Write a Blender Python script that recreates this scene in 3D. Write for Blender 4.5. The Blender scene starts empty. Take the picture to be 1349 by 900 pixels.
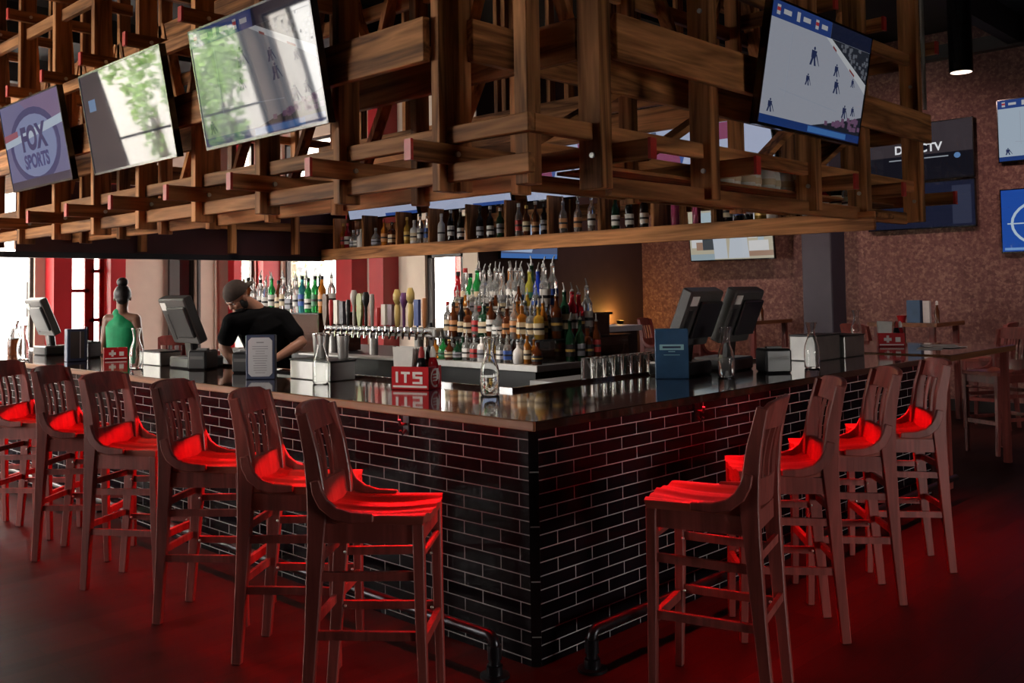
import bpy, bmesh, math, random
from mathutils import Vector, Matrix
random.seed(7)
C = bpy.context.scene.collection
PI = math.pi
EXPO, SKY, P_RED = 0.0, 22.0, 25.0
SC = bpy.context.scene

# ------------------------------------------------------------------ materials
def new_mat(name):
    m = bpy.data.materials.new(name); m.use_nodes = True
    nt = m.node_tree
    b = nt.nodes['Principled BSDF']
    return m, nt, b
def plain(name, col, rough=.5, metal=0., spec=.5, coat=0., noise=0., scale=20.):
    m, nt, b = new_mat(name)
    b.inputs['Roughness'].default_value = rough
    b.inputs['Metallic'].default_value = metal
    b.inputs['Specular IOR Level'].default_value = spec
    b.inputs['Coat Weight'].default_value = coat
    b.inputs['Coat Roughness'].default_value = .08
    if noise:
        tc = nt.nodes.new('ShaderNodeTexCoord'); n = nt.nodes.new('ShaderNodeTexNoise')
        n.inputs['Scale'].default_value = scale; n.inputs['Detail'].default_value = 4
        r = nt.nodes.new('ShaderNodeValToRGB')
        r.color_ramp.elements[0].position = .3; r.color_ramp.elements[1].position = .7
        r.color_ramp.elements[0].color = (*[c*(1-noise) for c in col], 1)
        r.color_ramp.elements[1].color = (*[min(1, c*(1+noise)) for c in col], 1)
        nt.links.new(tc.outputs['Object'], n.inputs['Vector'])
        nt.links.new(n.outputs['Fac'], r.inputs['Fac'])
        nt.links.new(r.outputs['Color'], b.inputs['Base Color'])
    else:
        b.inputs['Base Color'].default_value = (*col, 1)
    return m
def wood(name, dark, light, axis, rough=.5, coat=0., freq=9., stretch=.06, rand=.35):
    m, nt, b = new_mat(name)
    N = nt.nodes.new; L = nt.links.new
    tc = N('ShaderNodeTexCoord'); oi = N('ShaderNodeObjectInfo')
    mp = N('ShaderNodeMapping')
    s = [1., 1., 1.]; s['xyz'.index(axis)] = stretch
    mp.inputs['Scale'].default_value = s
    sc = N('ShaderNodeVectorMath'); sc.operation = 'SCALE'; sc.inputs['Scale'].default_value = 37.
    cb = N('ShaderNodeCombineXYZ')
    for i in range(3): L(oi.outputs['Random'], cb.inputs[i])
    L(cb.outputs[0], sc.inputs[0])
    ad = N('ShaderNodeVectorMath'); ad.operation = 'ADD'
    L(tc.outputs['Object'], ad.inputs[0]); L(sc.outputs[0], ad.inputs[1])
    L(ad.outputs[0], mp.inputs['Vector'])
    n1 = N('ShaderNodeTexNoise'); n1.inputs['Scale'].default_value = freq; n1.inputs['Detail'].default_value = 3; n1.inputs['Distortion'].default_value = .6
    L(mp.outputs[0], n1.inputs['Vector'])
    mm = N('ShaderNodeMath'); mm.operation = 'MULTIPLY'; mm.inputs[1].default_value = 7.
    L(n1.outputs['Fac'], mm.inputs[0])
    pp = N('ShaderNodeMath'); pp.operation = 'PINGPONG'; pp.inputs[1].default_value = 1.
    L(mm.outputs[0], pp.inputs[0])
    n2 = N('ShaderNodeTexNoise'); n2.inputs['Scale'].default_value = freq*9; n2.inputs['Detail'].default_value = 4
    L(mp.outputs[0], n2.inputs['Vector'])
    mx = N('ShaderNodeMath'); mx.operation = 'MULTIPLY_ADD'; mx.inputs[1].default_value = .45
    L(n2.outputs['Fac'], mx.inputs[0])
    hh = N('ShaderNodeMath'); hh.operation = 'MULTIPLY'; hh.inputs[1].default_value = .6
    L(pp.outputs[0], hh.inputs[0]); L(hh.outputs[0], mx.inputs[2])
    r = N('ShaderNodeValToRGB')
    r.color_ramp.elements[0].position = .12; r.color_ramp.elements[1].position = .85
    r.color_ramp.elements[0].color = (*dark, 1); r.color_ramp.elements[1].color = (*light, 1)
    L(mx.outputs[0], r.inputs['Fac'])
    hv = N('ShaderNodeHueSaturation')
    mr = N('ShaderNodeMapRange'); mr.inputs['To Min'].default_value = 1-rand; mr.inputs['To Max'].default_value = 1+rand
    L(oi.outputs['Random'], mr.inputs['Value']); L(mr.outputs[0], hv.inputs['Value'])
    L(r.outputs['Color'], hv.inputs['Color']); L(hv.outputs[0], b.inputs['Base Color'])
    b.inputs['Roughness'].default_value = rough
    b.inputs['Coat Weight'].default_value = coat; b.inputs['Coat Roughness'].default_value = .05
    bp = N('ShaderNodeBump'); bp.inputs['Strength'].default_value = .15; bp.inputs['Distance'].default_value = .004
    L(n2.outputs['Fac'], bp.inputs['Height']); L(bp.outputs[0], b.inputs['Normal'])
    return m
def emit(name, col, strength, rough=.03, spec=.3):
    m, nt, b = new_mat(name)
    b.inputs['Base Color'].default_value = (.004, .004, .005, 1)
    b.inputs['Roughness'].default_value = rough
    b.inputs['Specular IOR Level'].default_value = spec
    b.inputs['Emission Color'].default_value = (*col, 1)
    b.inputs['Emission Strength'].default_value = strength
    return m
def glassy(name, col, trans=.85, rough=.04, ior=1.4):
    m, nt, b = new_mat(name)
    b.inputs['Base Color'].default_value = (*col, 1)
    b.inputs['Roughness'].default_value = rough
    b.inputs['Transmission Weight'].default_value = trans
    b.inputs['IOR'].default_value = ior
    return m
def pane_mat(name, tint=(1, 1, 1), refl=.07):
    m = bpy.data.materials.new(name); m.use_nodes = True
    nt = m.node_tree; nt.nodes.clear()
    o = nt.nodes.new('ShaderNodeOutputMaterial'); mx = nt.nodes.new('ShaderNodeMixShader')
    t = nt.nodes.new('ShaderNodeBsdfTransparent'); g = nt.nodes.new('ShaderNodeBsdfGlossy')
    t.inputs[0].default_value = (*tint, 1); g.inputs['Roughness'].default_value = .02
    mx.inputs[0].default_value = refl
    nt.links.new(t.outputs[0], mx.inputs[1]); nt.links.new(g.outputs[0], mx.inputs[2]); nt.links.new(mx.outputs[0], o.inputs[0])
    return m

TD, TL = (.075, .027, .009), (.56, .245, .095)
M = {}
for ax in 'xyz':
    M['timber_'+ax] = wood('timber_'+ax, TD, TL, ax, .6, 0., 7., .07); M['timber_'+ax].node_tree.nodes['Principled BSDF'].inputs['Specular IOR Level'].default_value = .15
    M['counter_'+ax] = wood('counter_wood_'+ax, (.016, .006, .004), (.05, .018, .011), ax, .14, 1., 6., .05, .05)
    M['edge_'+ax] = wood('edge_wood_'+ax, (.11, .038, .013), (.28, .11, .04), ax, .5, .0, 8., .05, .05)
M['stool'] = wood('stool_wood', (.13, .024, .019), (.25, .052, .042), 'z', .45, .08, 10., .08, .12)
M['seat'] = wood('seat_wood', (.19, .04, .03), (.32, .085, .06), 'y', .42, .1, 8., .08, .08)
M['red_paint'] = plain('red_paint', (.5, .025, .02), .45, noise=.15)
M['red_steel'] = plain('red_steel', (.33, .008, .012), .35, noise=.08, scale=3)
M['dark_metal'] = plain('dark_metal', (.025, .025, .028), .4, .6)
M['black_pipe'] = plain('black_pipe', (.03, .03, .035), .28, .8)
M['steel'] = plain('stainless_steel', (.40, .39, .38), .5, 1., noise=.08, scale=12)
M['chrome'] = plain('chrome', (.8, .8, .8), .08, 1.)
M['bolt'] = plain('zinc_bolt', (.6, .58, .55), .3, 1.)
M['black_plastic'] = plain('black_plastic', (.015, .015, .017), .35)
M['grey_plastic'] = plain('grey_plastic', (.06, .056, .054), .45)
M['bezel'] = plain('gloss_black_bezel', (.008, .008, .009), .15)
M['blue_card'] = plain('blue_card', (.03, .09, .19), .45, noise=.15, scale=9)
M['navy'] = plain('navy_vinyl', (.035, .05, .11), .4)
M['paper'] = plain('white_paper', (.75, .73, .7), .6, noise=.05, scale=30)
M['grey_paper'] = plain('grey_print_paper', (.55, .56, .6), .6)
M['ink'] = plain('grey_ink', (.25, .25, .28), .6)
M['pale_blue'] = plain('pale_blue_print', (.35, .62, .68), .5)
M['red_plastic'] = plain('red_plastic', (.5, .012, .018), .3)
M['white_plastic'] = plain('white_print', (.8, .74, .72), .45)
M['clear_glass'] = glassy('clear_glass', (.97, .98, .98), .97, .0, 1.45)
M['pane'] = pane_mat('window_pane')
M['skin_man'] = plain('skin_light', (.42, .2, .13), .5, noise=.06, scale=14)
M['skin_woman'] = plain('skin_brown', (.2, .095, .06), .45, noise=.06, scale=14)
M['hair'] = plain('dark_hair', (.012, .008, .007), .5, noise=.4, scale=40)
M['black_cloth'] = plain('black_cloth', (.005, .005, .006), .9, 0., .1, noise=.2, scale=30)
M['cap_cloth'] = plain('brown_cap_cloth', (.055, .035, .028), .85, noise=.15, scale=40)
M['green_cloth'] = plain('green_cloth', (.0, .25, .09), .7, noise=.12, scale=18)
M['jeans'] = plain('dark_trousers', (.02, .02, .025), .8, noise=.2, scale=40)

# ------------------------------------------------------------------ mesh helpers
class MB:
    def __init__(s): s.v = []; s.f = []; s.mi = []
    def add(s, vs, fs, mi=0):
        o = len(s.v); s.v += [Vector(v) for v in vs]
        s.f += [tuple(i+o for i in f) for f in fs]; s.mi += [mi]*len(fs); return s
    def box(s, a, b, mi=0, mat=None):
        x0, y0, z0 = a; x1, y1, z1 = b
        vs = [(x0,y0,z0),(x1,y0,z0),(x1,y1,z0),(x0,y1,z0),(x0,y0,z1),(x1,y0,z1),(x1,y1,z1),(x0,y1,z1)]
        if mat: vs = [mat @ Vector(v) for v in vs]
        return s.add(vs, [(0,3,2,1),(4,5,6,7),(0,1,5,4),(1,2,6,5),(2,3,7,6),(3,0,4,7)], mi)
    def beam(s, p, q, w, h, up=(0, 0, 1), mi=0, w2=None, h2=None):
        p, q = Vector(p), Vector(q); d = (q-p).normalized(); up = Vector(up)
        if abs(d.dot(up)) > .98: up = Vector((0, 1, 0))
        r = d.cross(up).normalized(); u = r.cross(d)
        w2 = w if w2 is None else w2; h2 = h if h2 is None else h2
        vs = [p-r*w/2-u*h/2, p+r*w/2-u*h/2, p+r*w/2+u*h/2, p-r*w/2+u*h/2,
              q-r*w2/2-u*h2/2, q+r*w2/2-u*h2/2, q+r*w2/2+u*h2/2, q-r*w2/2+u*h2/2]
        return s.add(vs, [(0,3,2,1),(4,5,6,7),(0,1,5,4),(1,2,6,5),(2,3,7,6),(3,0,4,7)], mi)
    def strip(s, pts, w, h, side=(1, 0, 0), mi=0, ws=None, hs=None):
        """rectangular section swept along pts; w along side, h across"""
        side = Vector(side).normalized(); P = [Vector(p) for p in pts]; vs = []; n = len(P)
        for i in range(n):
            d = (P[min(i+1, n-1)]-P[max(i-1, 0)]).normalized(); u = side.cross(d).normalized()
            ww = ws[i] if ws else w; hh = hs[i] if hs else h
            vs += [P[i]-side*ww/2-u*hh/2, P[i]+side*ww/2-u*hh/2, P[i]+side*ww/2+u*hh/2, P[i]-side*ww/2+u*hh/2]
        fs = [(0,1,2,3), tuple(4*(n-1)+k for k in (3,2,1,0))]
        for i in range(n-1):
            for k in range(4):
                a, b = 4*i+k, 4*i+(k+1) % 4
                fs.append((a, a+4, b+4, b))
        return s.add(vs, fs, mi)
    def tube(s, pts, r, seg=10, mi=0, rs=None, cap=True):
        P = [Vector(p) for p in pts]; n = len(P); vs = []; fs = []
        ref = None
        for i in range(n):
            d = (P[min(i+1, n-1)]-P[max(i-1, 0)]).normalized()
            if ref is None: ref = d.orthogonal().normalized()
            ref = (ref-d*ref.dot(d)).normalized(); q = d.cross(ref)
            rr = rs[i] if rs else r
            vs += [P[i]+(ref*math.cos(2*PI*k/seg)+q*math.sin(2*PI*k/seg))*rr for k in range(seg)]
        for i in range(n-1):
            for k in range(seg):
                a, b = i*seg+k, i*seg+(k+1) % seg
                fs.append((a, b, b+seg, a+seg))
        if cap: fs += [tuple(range(seg))[::-1], tuple((n-1)*seg+k for k in range(seg))]
        return s.add(vs, fs, mi)
    def lathe(s, prof, seg=14, c=(0, 0, 0), mi=0, sq=0.):
        """profile of (r, z) turned about z; sq>0 squares the section"""
        vs = []; fs = []; n = len(prof); c = Vector(c)
        for r, z in prof:
            for k in range(seg):
                a = 2*PI*(k+.5)/seg; f = 1.
                if sq: f = 1/((abs(math.cos(a))**(2/(1-sq*.85))+abs(math.sin(a))**(2/(1-sq*.85)))**((1-sq*.85)/2))
                vs.append(c+Vector((r*f*math.cos(a), r*f*math.sin(a), z)))
        for i in range(n-1):
            for k in range(seg):
                a, b = i*seg+k, i*seg+(k+1) % seg
                fs.append((a, b, b+seg, a+seg))
        fs += [tuple(range(seg))[::-1], tuple((n-1)*seg+k for k in range(seg))]
        return s.add(vs, fs, mi)
    def prism(s, poly, t, mat=None, mi=0):
        """poly (x,y) extruded from z=0 to t, then placed by mat"""
        n = len(poly); vs = [Vector((x, y, 0)) for x, y in poly]+[Vector((x, y, t)) for x, y in poly]
        if mat: vs = [mat @ v for v in vs]
        fs = [tuple(range(n))[::-1], tuple(range(n, 2*n))]+[(i, (i+1) % n, n+(i+1) % n, n+i) for i in range(n)]
        return s.add(vs, fs, mi)
    def flat(s, poly, z=0., mi=0):
        return s.add([(x, y, z) for x, y in poly], [tuple(range(len(poly)))], mi)
    def ball(s, c, r, seg=12, rings=8, mi=0):
        c = Vector(c); r = Vector((r, r, r)) if not hasattr(r, '__len__') else Vector(r)
        prof = []; vs = []; fs = []
        for i in range(1, rings):
            t = PI*i/rings
            for k in range(seg):
                a = 2*PI*k/seg
                vs.append(c+Vector((r.x*math.sin(t)*math.cos(a), r.y*math.sin(t)*math.sin(a), r.z*math.cos(t))))
        vs += [c+Vector((0, 0, r.z)), c-Vector((0, 0, r.z))]; T = len(vs)-2
        for i in range(rings-2):
            for k in range(seg):
                a, b = i*seg+k, i*seg+(k+1) % seg
                fs.append((a, a+seg, b+seg, b))
        for k in range(seg):
            fs.append((T, k, (k+1) % seg)); o = (rings-2)*seg
            fs.append((T+1, o+(k+1) % seg, o+k))
        return s.add(vs, fs, mi)
    def build(s, name, mat, parent=None, bevel=0., smooth=False, org=None):
        o3 = Vector(org) if org is not None else (parent_loc(parent) if parent else Vector())
        me = bpy.data.meshes.new(name)
        me.from_pydata([v-o3 for v in s.v], [], s.f)
        ms = mat if isinstance(mat, (list, tuple)) else [mat]
        for m in ms: me.materials.append(m)
        if len(ms) > 1:
            for p, i in zip(me.polygons, s.mi): p.material_index = i
        bm = bmesh.new(); bm.from_mesh(me)
        bmesh.ops.recalc_face_normals(bm, faces=bm.faces)
        if bevel:
            es = [e for e in bm.edges if len(e.link_faces) == 2 and e.calc_face_angle(0) > .6]
            bmesh.ops.bevel(bm, geom=es, offset=bevel, segments=1, affect='EDGES', clamp_overlap=True)
        bm.to_mesh(me); bm.free()
        if smooth:
            me.shade_smooth()
            me.set_sharp_from_angle(angle=math.radians(40))
        ob = bpy.data.objects.new(name, me); C.objects.link(ob)
        if parent: ob.parent = parent
        elif org is not None: ob.location = o3
        LOC[ob.name] = o3
        return ob
LOC = {}
def parent_loc(p): return LOC.get(p.name, Vector())
def tag(o, label=None, cat=None, group=None, kind=None):
    if label: o['label'] = label
    if cat: o['category'] = cat
    if group: o['group'] = group
    if kind: o['kind'] = kind
    return o
def empty(name, loc, label=None, cat=None, group=None, kind=None, parent=None):
    o = bpy.data.objects.new(name, None); C.objects.link(o); o.empty_display_size = .1
    o.location = loc
    if parent is not None: o.parent = parent
    LOC[o.name] = Vector(loc)
    return tag(o, label, cat, group, kind)
def sub(o, loc):
    """remember where a child's frame sits so that grandchildren can be given in the parent's numbers"""
    LOC[o.name] = Vector(loc); return o
def copy_tree(o, parent=None):
    c = o.copy(); C.objects.link(c)
    if parent is not None: c.parent = parent
    for ch in list(o.children): copy_tree(ch, c)
    return c
def structure(name, mb, mat, **k):
    return tag(mb.build(name, mat, **k), kind='structure')
ORD = ['first','second','third','fourth','fifth','sixth','seventh','eighth','ninth','tenth','eleventh','twelfth','thirteenth','fourteenth','fifteenth','sixteenth','seventeenth','eighteenth','nineteenth','twentieth','twenty-first','twenty-second','twenty-third','twenty-fourth']

def text_mesh(s, size, mat, parent, name, M4, bold=0., extrude=.0):
    cu = bpy.data.curves.new(name, 'FONT'); cu.body = s; cu.size = size
    cu.align_x = 'CENTER'; cu.align_y = 'CENTER'; cu.offset = bold; cu.extrude = extrude
    t = bpy.data.objects.new(name+'_tmp', cu); C.objects.link(t)
    dg = bpy.context.evaluated_depsgraph_get()
    me = bpy.data.meshes.new_from_object(t.evaluated_get(dg))
    bpy.data.objects.remove(t)
    me.transform(M4); me.materials.clear(); me.materials.append(mat)
    o = bpy.data.objects.new(name, me); C.objects.link(o); o.parent = parent
    return o

# ------------------------------------------------------------------ camera
cam = bpy.data.cameras.new('camera'); co = bpy.data.objects.new('camera', cam); C.objects.link(co)
f_px, yaw, pit, roll = 1254.52, .7692, .0441, -.0153
fw = Vector((math.cos(pit)*math.cos(yaw), math.cos(pit)*math.sin(yaw), math.sin(pit)))
rt = Vector((math.sin(yaw), -math.cos(yaw), 0)); up = rt.cross(fw)
r2 = math.cos(roll)*rt+math.sin(roll)*up; u2 = -math.sin(roll)*rt+math.cos(roll)*up
R = Matrix((r2, u2, -fw)).transposed().to_4x4()
co.matrix_world = Matrix.Translation((-3.1038, -2.892, 1.6546)) @ R
cam.sensor_fit = 'HORIZONTAL'; cam.sensor_width = 36.; cam.lens = 36.*f_px/1349
cam.shift_y = -122.667/1349
cam.clip_start = .05; cam.clip_end = 200
SC.camera = co

# ------------------------------------------------------------------ room
XW, XE, YS, YN, ZC = -7., 9.9, -6., 11.85, 5.
XI, YI = 6.08, 6.66            # the inner corner where the glazed wall steps back
def mat_floor():
    m, nt, b = new_mat('floor_boards'); N = nt.nodes.new; L = nt.links.new
    tc = N('ShaderNodeTexCoord'); mp = N('ShaderNodeMapping'); mp.inputs['Rotation'].default_value = (0, 0, 0)
    br = N('ShaderNodeTexBrick'); L(tc.outputs['Object'], mp.inputs[0]); L(mp.outputs[0], br.inputs['Vector'])
    br.inputs['Scale'].default_value = 1; br.inputs['Brick Width'].default_value = 1.4; br.inputs['Row Height'].default_value = .12
    br.inputs['Mortar Size'].default_value = .002; br.offset = .37
    br.inputs['Color1'].default_value = (.045, .01, .008, 1); br.inputs['Color2'].default_value = (.02, .005, .004, 1); br.inputs['Mortar'].default_value = (.012, .005, .004, 1)
    m2 = N('ShaderNodeMapping'); m2.inputs['Scale'].default_value = (.12, 2., 1)
    L(tc.outputs['Object'], m2.inputs[0])
    n = N('ShaderNodeTexNoise'); n.inputs['Scale'].default_value = 12; n.inputs['Detail'].default_value = 5
    L(m2.outputs[0], n.inputs['Vector'])
    mx = N('ShaderNodeMix'); mx.data_type = 'RGBA'; mx.blend_type = 'MULTIPLY'; mx.inputs[0].default_value = .8
    r = N('ShaderNodeValToRGB'); r.color_ramp.elements[0].position = .3; r.color_ramp.elements[0].color = (.35, .35, .35, 1); r.color_ramp.elements[1].position = .7
    L(n.outputs['Fac'], r.inputs[0]); L(br.outputs['Color'], mx.inputs[6]); L(r.outputs[0], mx.inputs[7]); L(mx.outputs[2], b.inputs['Base Color'])
    rr = N('ShaderNodeMapRange'); rr.inputs['To Min'].default_value = .42; rr.inputs['To Max'].default_value = .55
    L(n.outputs['Fac'], rr.inputs[0]); L(rr.outputs[0], b.inputs['Roughness'])
    b.inputs['Specular IOR Level'].default_value = .1
    return m
def mat_cork():
    m, nt, b = new_mat('mottled_brick_red_wall'); N = nt.nodes.new; L = nt.links.new
    tc = N('ShaderNodeTexCoord')
    v = N('ShaderNodeTexVoronoi'); v.inputs['Scale'].default_value = 30; L(tc.outputs['Object'], v.inputs['Vector'])
    n = N('ShaderNodeTexNoise'); n.inputs['Scale'].default_value = 16; n.inputs['Detail'].default_value = 8; n.inputs['Roughness'].default_value = .75
    L(tc.outputs['Object'], n.inputs['Vector'])
    mx = N('ShaderNodeMath'); mx.operation = 'MULTIPLY_ADD'; mx.inputs[1].default_value = .35
    L(v.outputs['Color'], mx.inputs[0]); L(n.outputs['Fac'], mx.inputs[2])
    r = N('ShaderNodeValToRGB'); e = r.color_ramp.elements
    e[0].position = .38; e[0].color = (.12, .054, .048, 1); e[1].position = 1.; e[1].color = (.46, .27, .2, 1)
    q = e.new(.66); q.color = (.21, .098, .086, 1)
    L(mx.outputs[0], r.inputs[0]); L(r.outputs[0], b.inputs['Base Color'])
    b.inputs['Roughness'].default_value = .8
    bp = N('ShaderNodeBump'); bp.inputs['Strength'].default_value = .5; bp.inputs['Distance'].default_value = .02
    L(n.outputs['Fac'], bp.inputs['Height']); L(bp.outputs[0], b.inputs['Normal'])
    return m
M['floor'] = mat_floor(); M['cork'] = mat_cork()
M['beige_wall'] = plain('beige_wall', (.5, .36, .29), .7, noise=.05, scale=4)
M['cream_wall'] = plain('cream_wall', (.74, .6, .48), .7, noise=.04, scale=4)
M['dark_wall'] = plain('dark_maroon_wall', (.075, .042, .042), .7, noise=.08, scale=5)
M['ceiling'] = plain('black_ceiling', (.005, .0045, .005), .8)
M['slate'] = plain('slate_column_paint', (.075, .065, .085), .6, noise=.06, scale=5)
M['frame'] = plain('dark_frame', (.03, .022, .02), .4)
M['pavement'] = plain('pale_pavement', (.5, .49, .47), .8, noise=.1, scale=2)
M['render'] = plain('white_render', (.85, .82, .78), .8, noise=.03, scale=2)
M['leaf_olive'] = plain('olive_leaves', (.16, .24, .09), .6, noise=.5, scale=3)
M['leaf_green'] = plain('green_leaves', (.3, .5, .12), .6, noise=.5, scale=3)
M['leaf_dark'] = plain('shrub_leaves', (.06, .12, .06), .6, noise=.5, scale=3)
M['bark'] = plain('bark', (.12, .09, .06), .9, noise=.3, scale=12)

mb = MB().box((XW, YS, -.12), (XE, YN, 0)); structure('floor', mb, M['floor'])
mb = MB().box((XW, YS, ZC), (XE, YN, ZC+.12))
for k in range(7):
    y = -4.5+k*2.6
    mb.box((XW, y, ZC-.35), (XE, y+.14, ZC))
structure('ceiling', mb, M['ceiling'])
ZS, ZH = .3, 4.3               # sill and head of the glazing

def wall_run(name, mat, axis, at, th, runs, z1=ZC):
    """runs: list of (a, b, z0, z1) solid pieces along one wall"""
    mb = MB()
    for a, b, za, zb in runs:
        a, b = min(a, b), max(a, b)
        if axis == 'y': mb.box((a, at, za), (b, at+th, zb))
        else: mb.box((at, a, za), (at+th, b, zb))
    return structure(name, mb, mat)
# north wall: glazing, a glazed double door, beige panels and a dark doorway
wins = [(-6.7, -5.4), (-5.3, -3.95), (-1.2, .45), (.6, 2.06), (5.33, 5.7)]
runs = []; a = XW
gaps = sorted(wins+[(2.49, 3.09), (4.27, 4.6)])
for g0, g1 in gaps:
    if g0 > a: runs.append((a, g0, 0, ZC))
    lo = 0 if (g0, g1) in [(2.49, 3.09), (4.27, 4.6)] else ZS
    runs.append((g0, g1, ZH if lo else 2.5, ZC))
    if lo: runs.append((g0, g1, 0, ZS))
    a = g1
runs.append((a, XI+.2, 0, ZC))
wall_run('wall_north', M['beige_wall'], 'y', YN, .2, runs)
# the glazed wall that faces the bar (x = XI)
wins2 = [(9.64, 11.6), (8.80, 9.06)]
runs = [(YI-.0, 6.97, 0, ZC), (6.97, 7.79, 2.25, ZC), (7.79, 8.80, 0, ZC), (8.80, 9.06, 0, ZS), (8.80, 9.06, ZH, ZC), (9.06, 9.64, 0, ZC), (9.64, 11.6, 0, ZS), (9.64, 11.6, ZH, ZC), (11.6, YN, 0, ZC)]
wall_run('wall_inner_east', M['cream_wall'], 'x', XI, .2, runs)
structure('wall_inner_north', MB().box((XI+.2, YI, 0), (XE, YI+.2, ZC)), M['dark_wall'])
structure('trim_1', MB().box((XI-.01, YI-.02, 0), (XI+.22, YI, ZC)), M['dark_wall'])
structure('wall_east', MB().box((XE, YS, 0), (XE+.2, YI+.2, ZC)), M['cork'])
structure('trim_2', MB().box((XE-.14, YS, 4.62), (XE, YI, 4.8)), M['frame'])
structure('baseboard_east', MB().box((XE-.03, YS, 0), (XE, YI, .15)), M['frame'])
# walls behind the camera: one with two shop windows
wins3 = [(6.3, 9.1), (9.4, 11.7)]
runs = []; a = YS
for g0, g1 in wins3:
    runs += [(a, g0, 0, ZC), (g0, g1, 0, ZS), (g0, g1, ZH, ZC)]; a = g1
runs.append((a, YN, 0, ZC))
wall_run('wall_west', M['beige_wall'], 'x', XW-.2, .2, runs)
fill_winsS = [(.4, 2.2)]  # unseen window added to light the stools and tiles of the short side
ZS2 = 1.7
runs = []; a = XW
for g0, g1 in fill_winsS:
    runs += [(a, g0, 0, ZC), (g0, g1, 0, ZS), (g0, g1, ZS2, ZC)]; a = g1
runs.append((a, XE, 0, ZC))
wall_run('wall_south', M['dark_wall'], 'y', YS-.2, .2, runs)

def window(n, axis, at, a, b, cols=1, z0=ZS, z1=ZH, mat='frame', mid=()):
    mb = MB(); t = .05
    def bx(p, q, za, zb, d0=.06, d1=.14):
        if axis == 'y': mb.box((p, at+d0, za), (q, at+d1, zb))
        else: mb.box((at+d0, p, za), (at+d1, q, zb))
    bx(a, a+t, z0, z1); bx(b-t, b, z0, z1); bx(a, b, z0, z0+t); bx(a, b, z1-t, z1)
    for k in range(1, cols):
        x = a+(b-a)*k/cols; bx(x-.02, x+.02, z0, z1)
    for z in mid: bx(a, b, z-.02, z+.02)
    o = structure('window_%d' % n, mb, M[mat])
    mb = MB()
    if axis == 'y': mb.box((a+t, at+.098, z0+t), (b-t, at+.102, z1-t))
    else: mb.box((at+.098, a+t, z0+t), (at+.102, b-t, z1-t))
    mb.build('glass', M['pane'], o)
    return o
n = 1
for a, b in wins:
    window(n, 'y', YN, a, b, 1, mid=(2.85,) if a < -3 else (() if a < 5 else (1.3,))); n += 1
for a, b in wins2:
    window(n, 'x', XI, a, b, 1, mat='frame'); n += 1
for a, b in wins3:
    window(n, 'x', XW-.2, a, b, 3, mid=(2.3,)); n += 1
for a, b in fill_winsS:
    window(n, 'y', YS-.2, a, b, 2, z1=ZS2); n += 1
# glazed doors
def door(n, axis, at, a, b, h, mat, kick=.25, rails=()):
    mb = MB(); t = .1 if axis == 'x' else .07
    def bx(p, q, za, zb, m=mb, d0=.05, d1=.11):
        if axis == 'y': m.box((p, at+d0, za), (q, at+d1, zb))
        else: m.box((at+d0, p, za), (at+d1, q, zb))
    bx(a, a+t, 0, h); bx(b-t, b, 0, h); bx(a, b, 0, kick); bx(a, b, h-t, h)
    for z in rails: bx(a, b, z-.025, z+.025)
    o = structure('door_%d' % n, mb, mat)
    g = MB(); bx(a+t, b-t, kick, h-t, g, .078, .082); g.build('glass', M['pane'], o)
    hb = MB(); bx(b-t*.8, b-t*.4, .95, 1.2, hb, .01, .05); hb.build('handle', M['dark_metal'], o)
door(1, 'y', YN, 2.49, 2.87, 2.5, M['red_steel'], .9, (1.75,))
door(2, 'y', YN, 2.87, 3.09, 2.5, M['red_steel'], .25, (1.3, 2.05))
door(3, 'x', XI, 6.97, 7.79, 2.25, M['frame'], .3)
structure('trim_3', MB().box((4.1, YN-.06, 0), (4.27, YN, 2.7)).box((4.6, YN-.06, 0), (4.64, YN, 2.7)).box((4.1, YN-.06, 2.5), (4.64, YN, 2.7)), M['frame'])
structure('door_4', MB().box((4.27, YN+.1, 0), (4.6, YN+.16, 2.5)), M['bezel'])
structure('trim_4', MB().box((4.92, YN-.02, 0), (4.95, YN, ZC)), M['beige_wall'])
# red steel columns along the glazing
for i, (x0, x1) in enumerate([(2.2, 2.46), (3.09, 3.32), (5.17, 5.31), (5.73, 6.06)]):
    d = .34 if i == 0 else .2
    structure('column_%d' % (i+1), MB().box((x0, YN-d, 0), (x1, YN-.001, ZC)).box((x0-.03, YN-d-.03, 0), (x1+.03, YN-.002, .12)), M['red_steel'])
for i, (y0, y1) in enumerate([(9.18, 9.6), (8.4, 8.74)]):
    structure('column_%d' % (i+5), MB().box((XI-.3, y0, 0), (XI-.001, y1, ZC)).box((XI-.33, y0-.03, 0), (XI-.002, y1+.03, .12)), M['red_steel'])
structure('column_7', MB().box((8.3, 2.56, 0), (8.7, 2.96, ZC)).box((8.27, 2.53, 0), (8.73, 2.99, .2)), M['slate'], bevel=.012)

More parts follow.
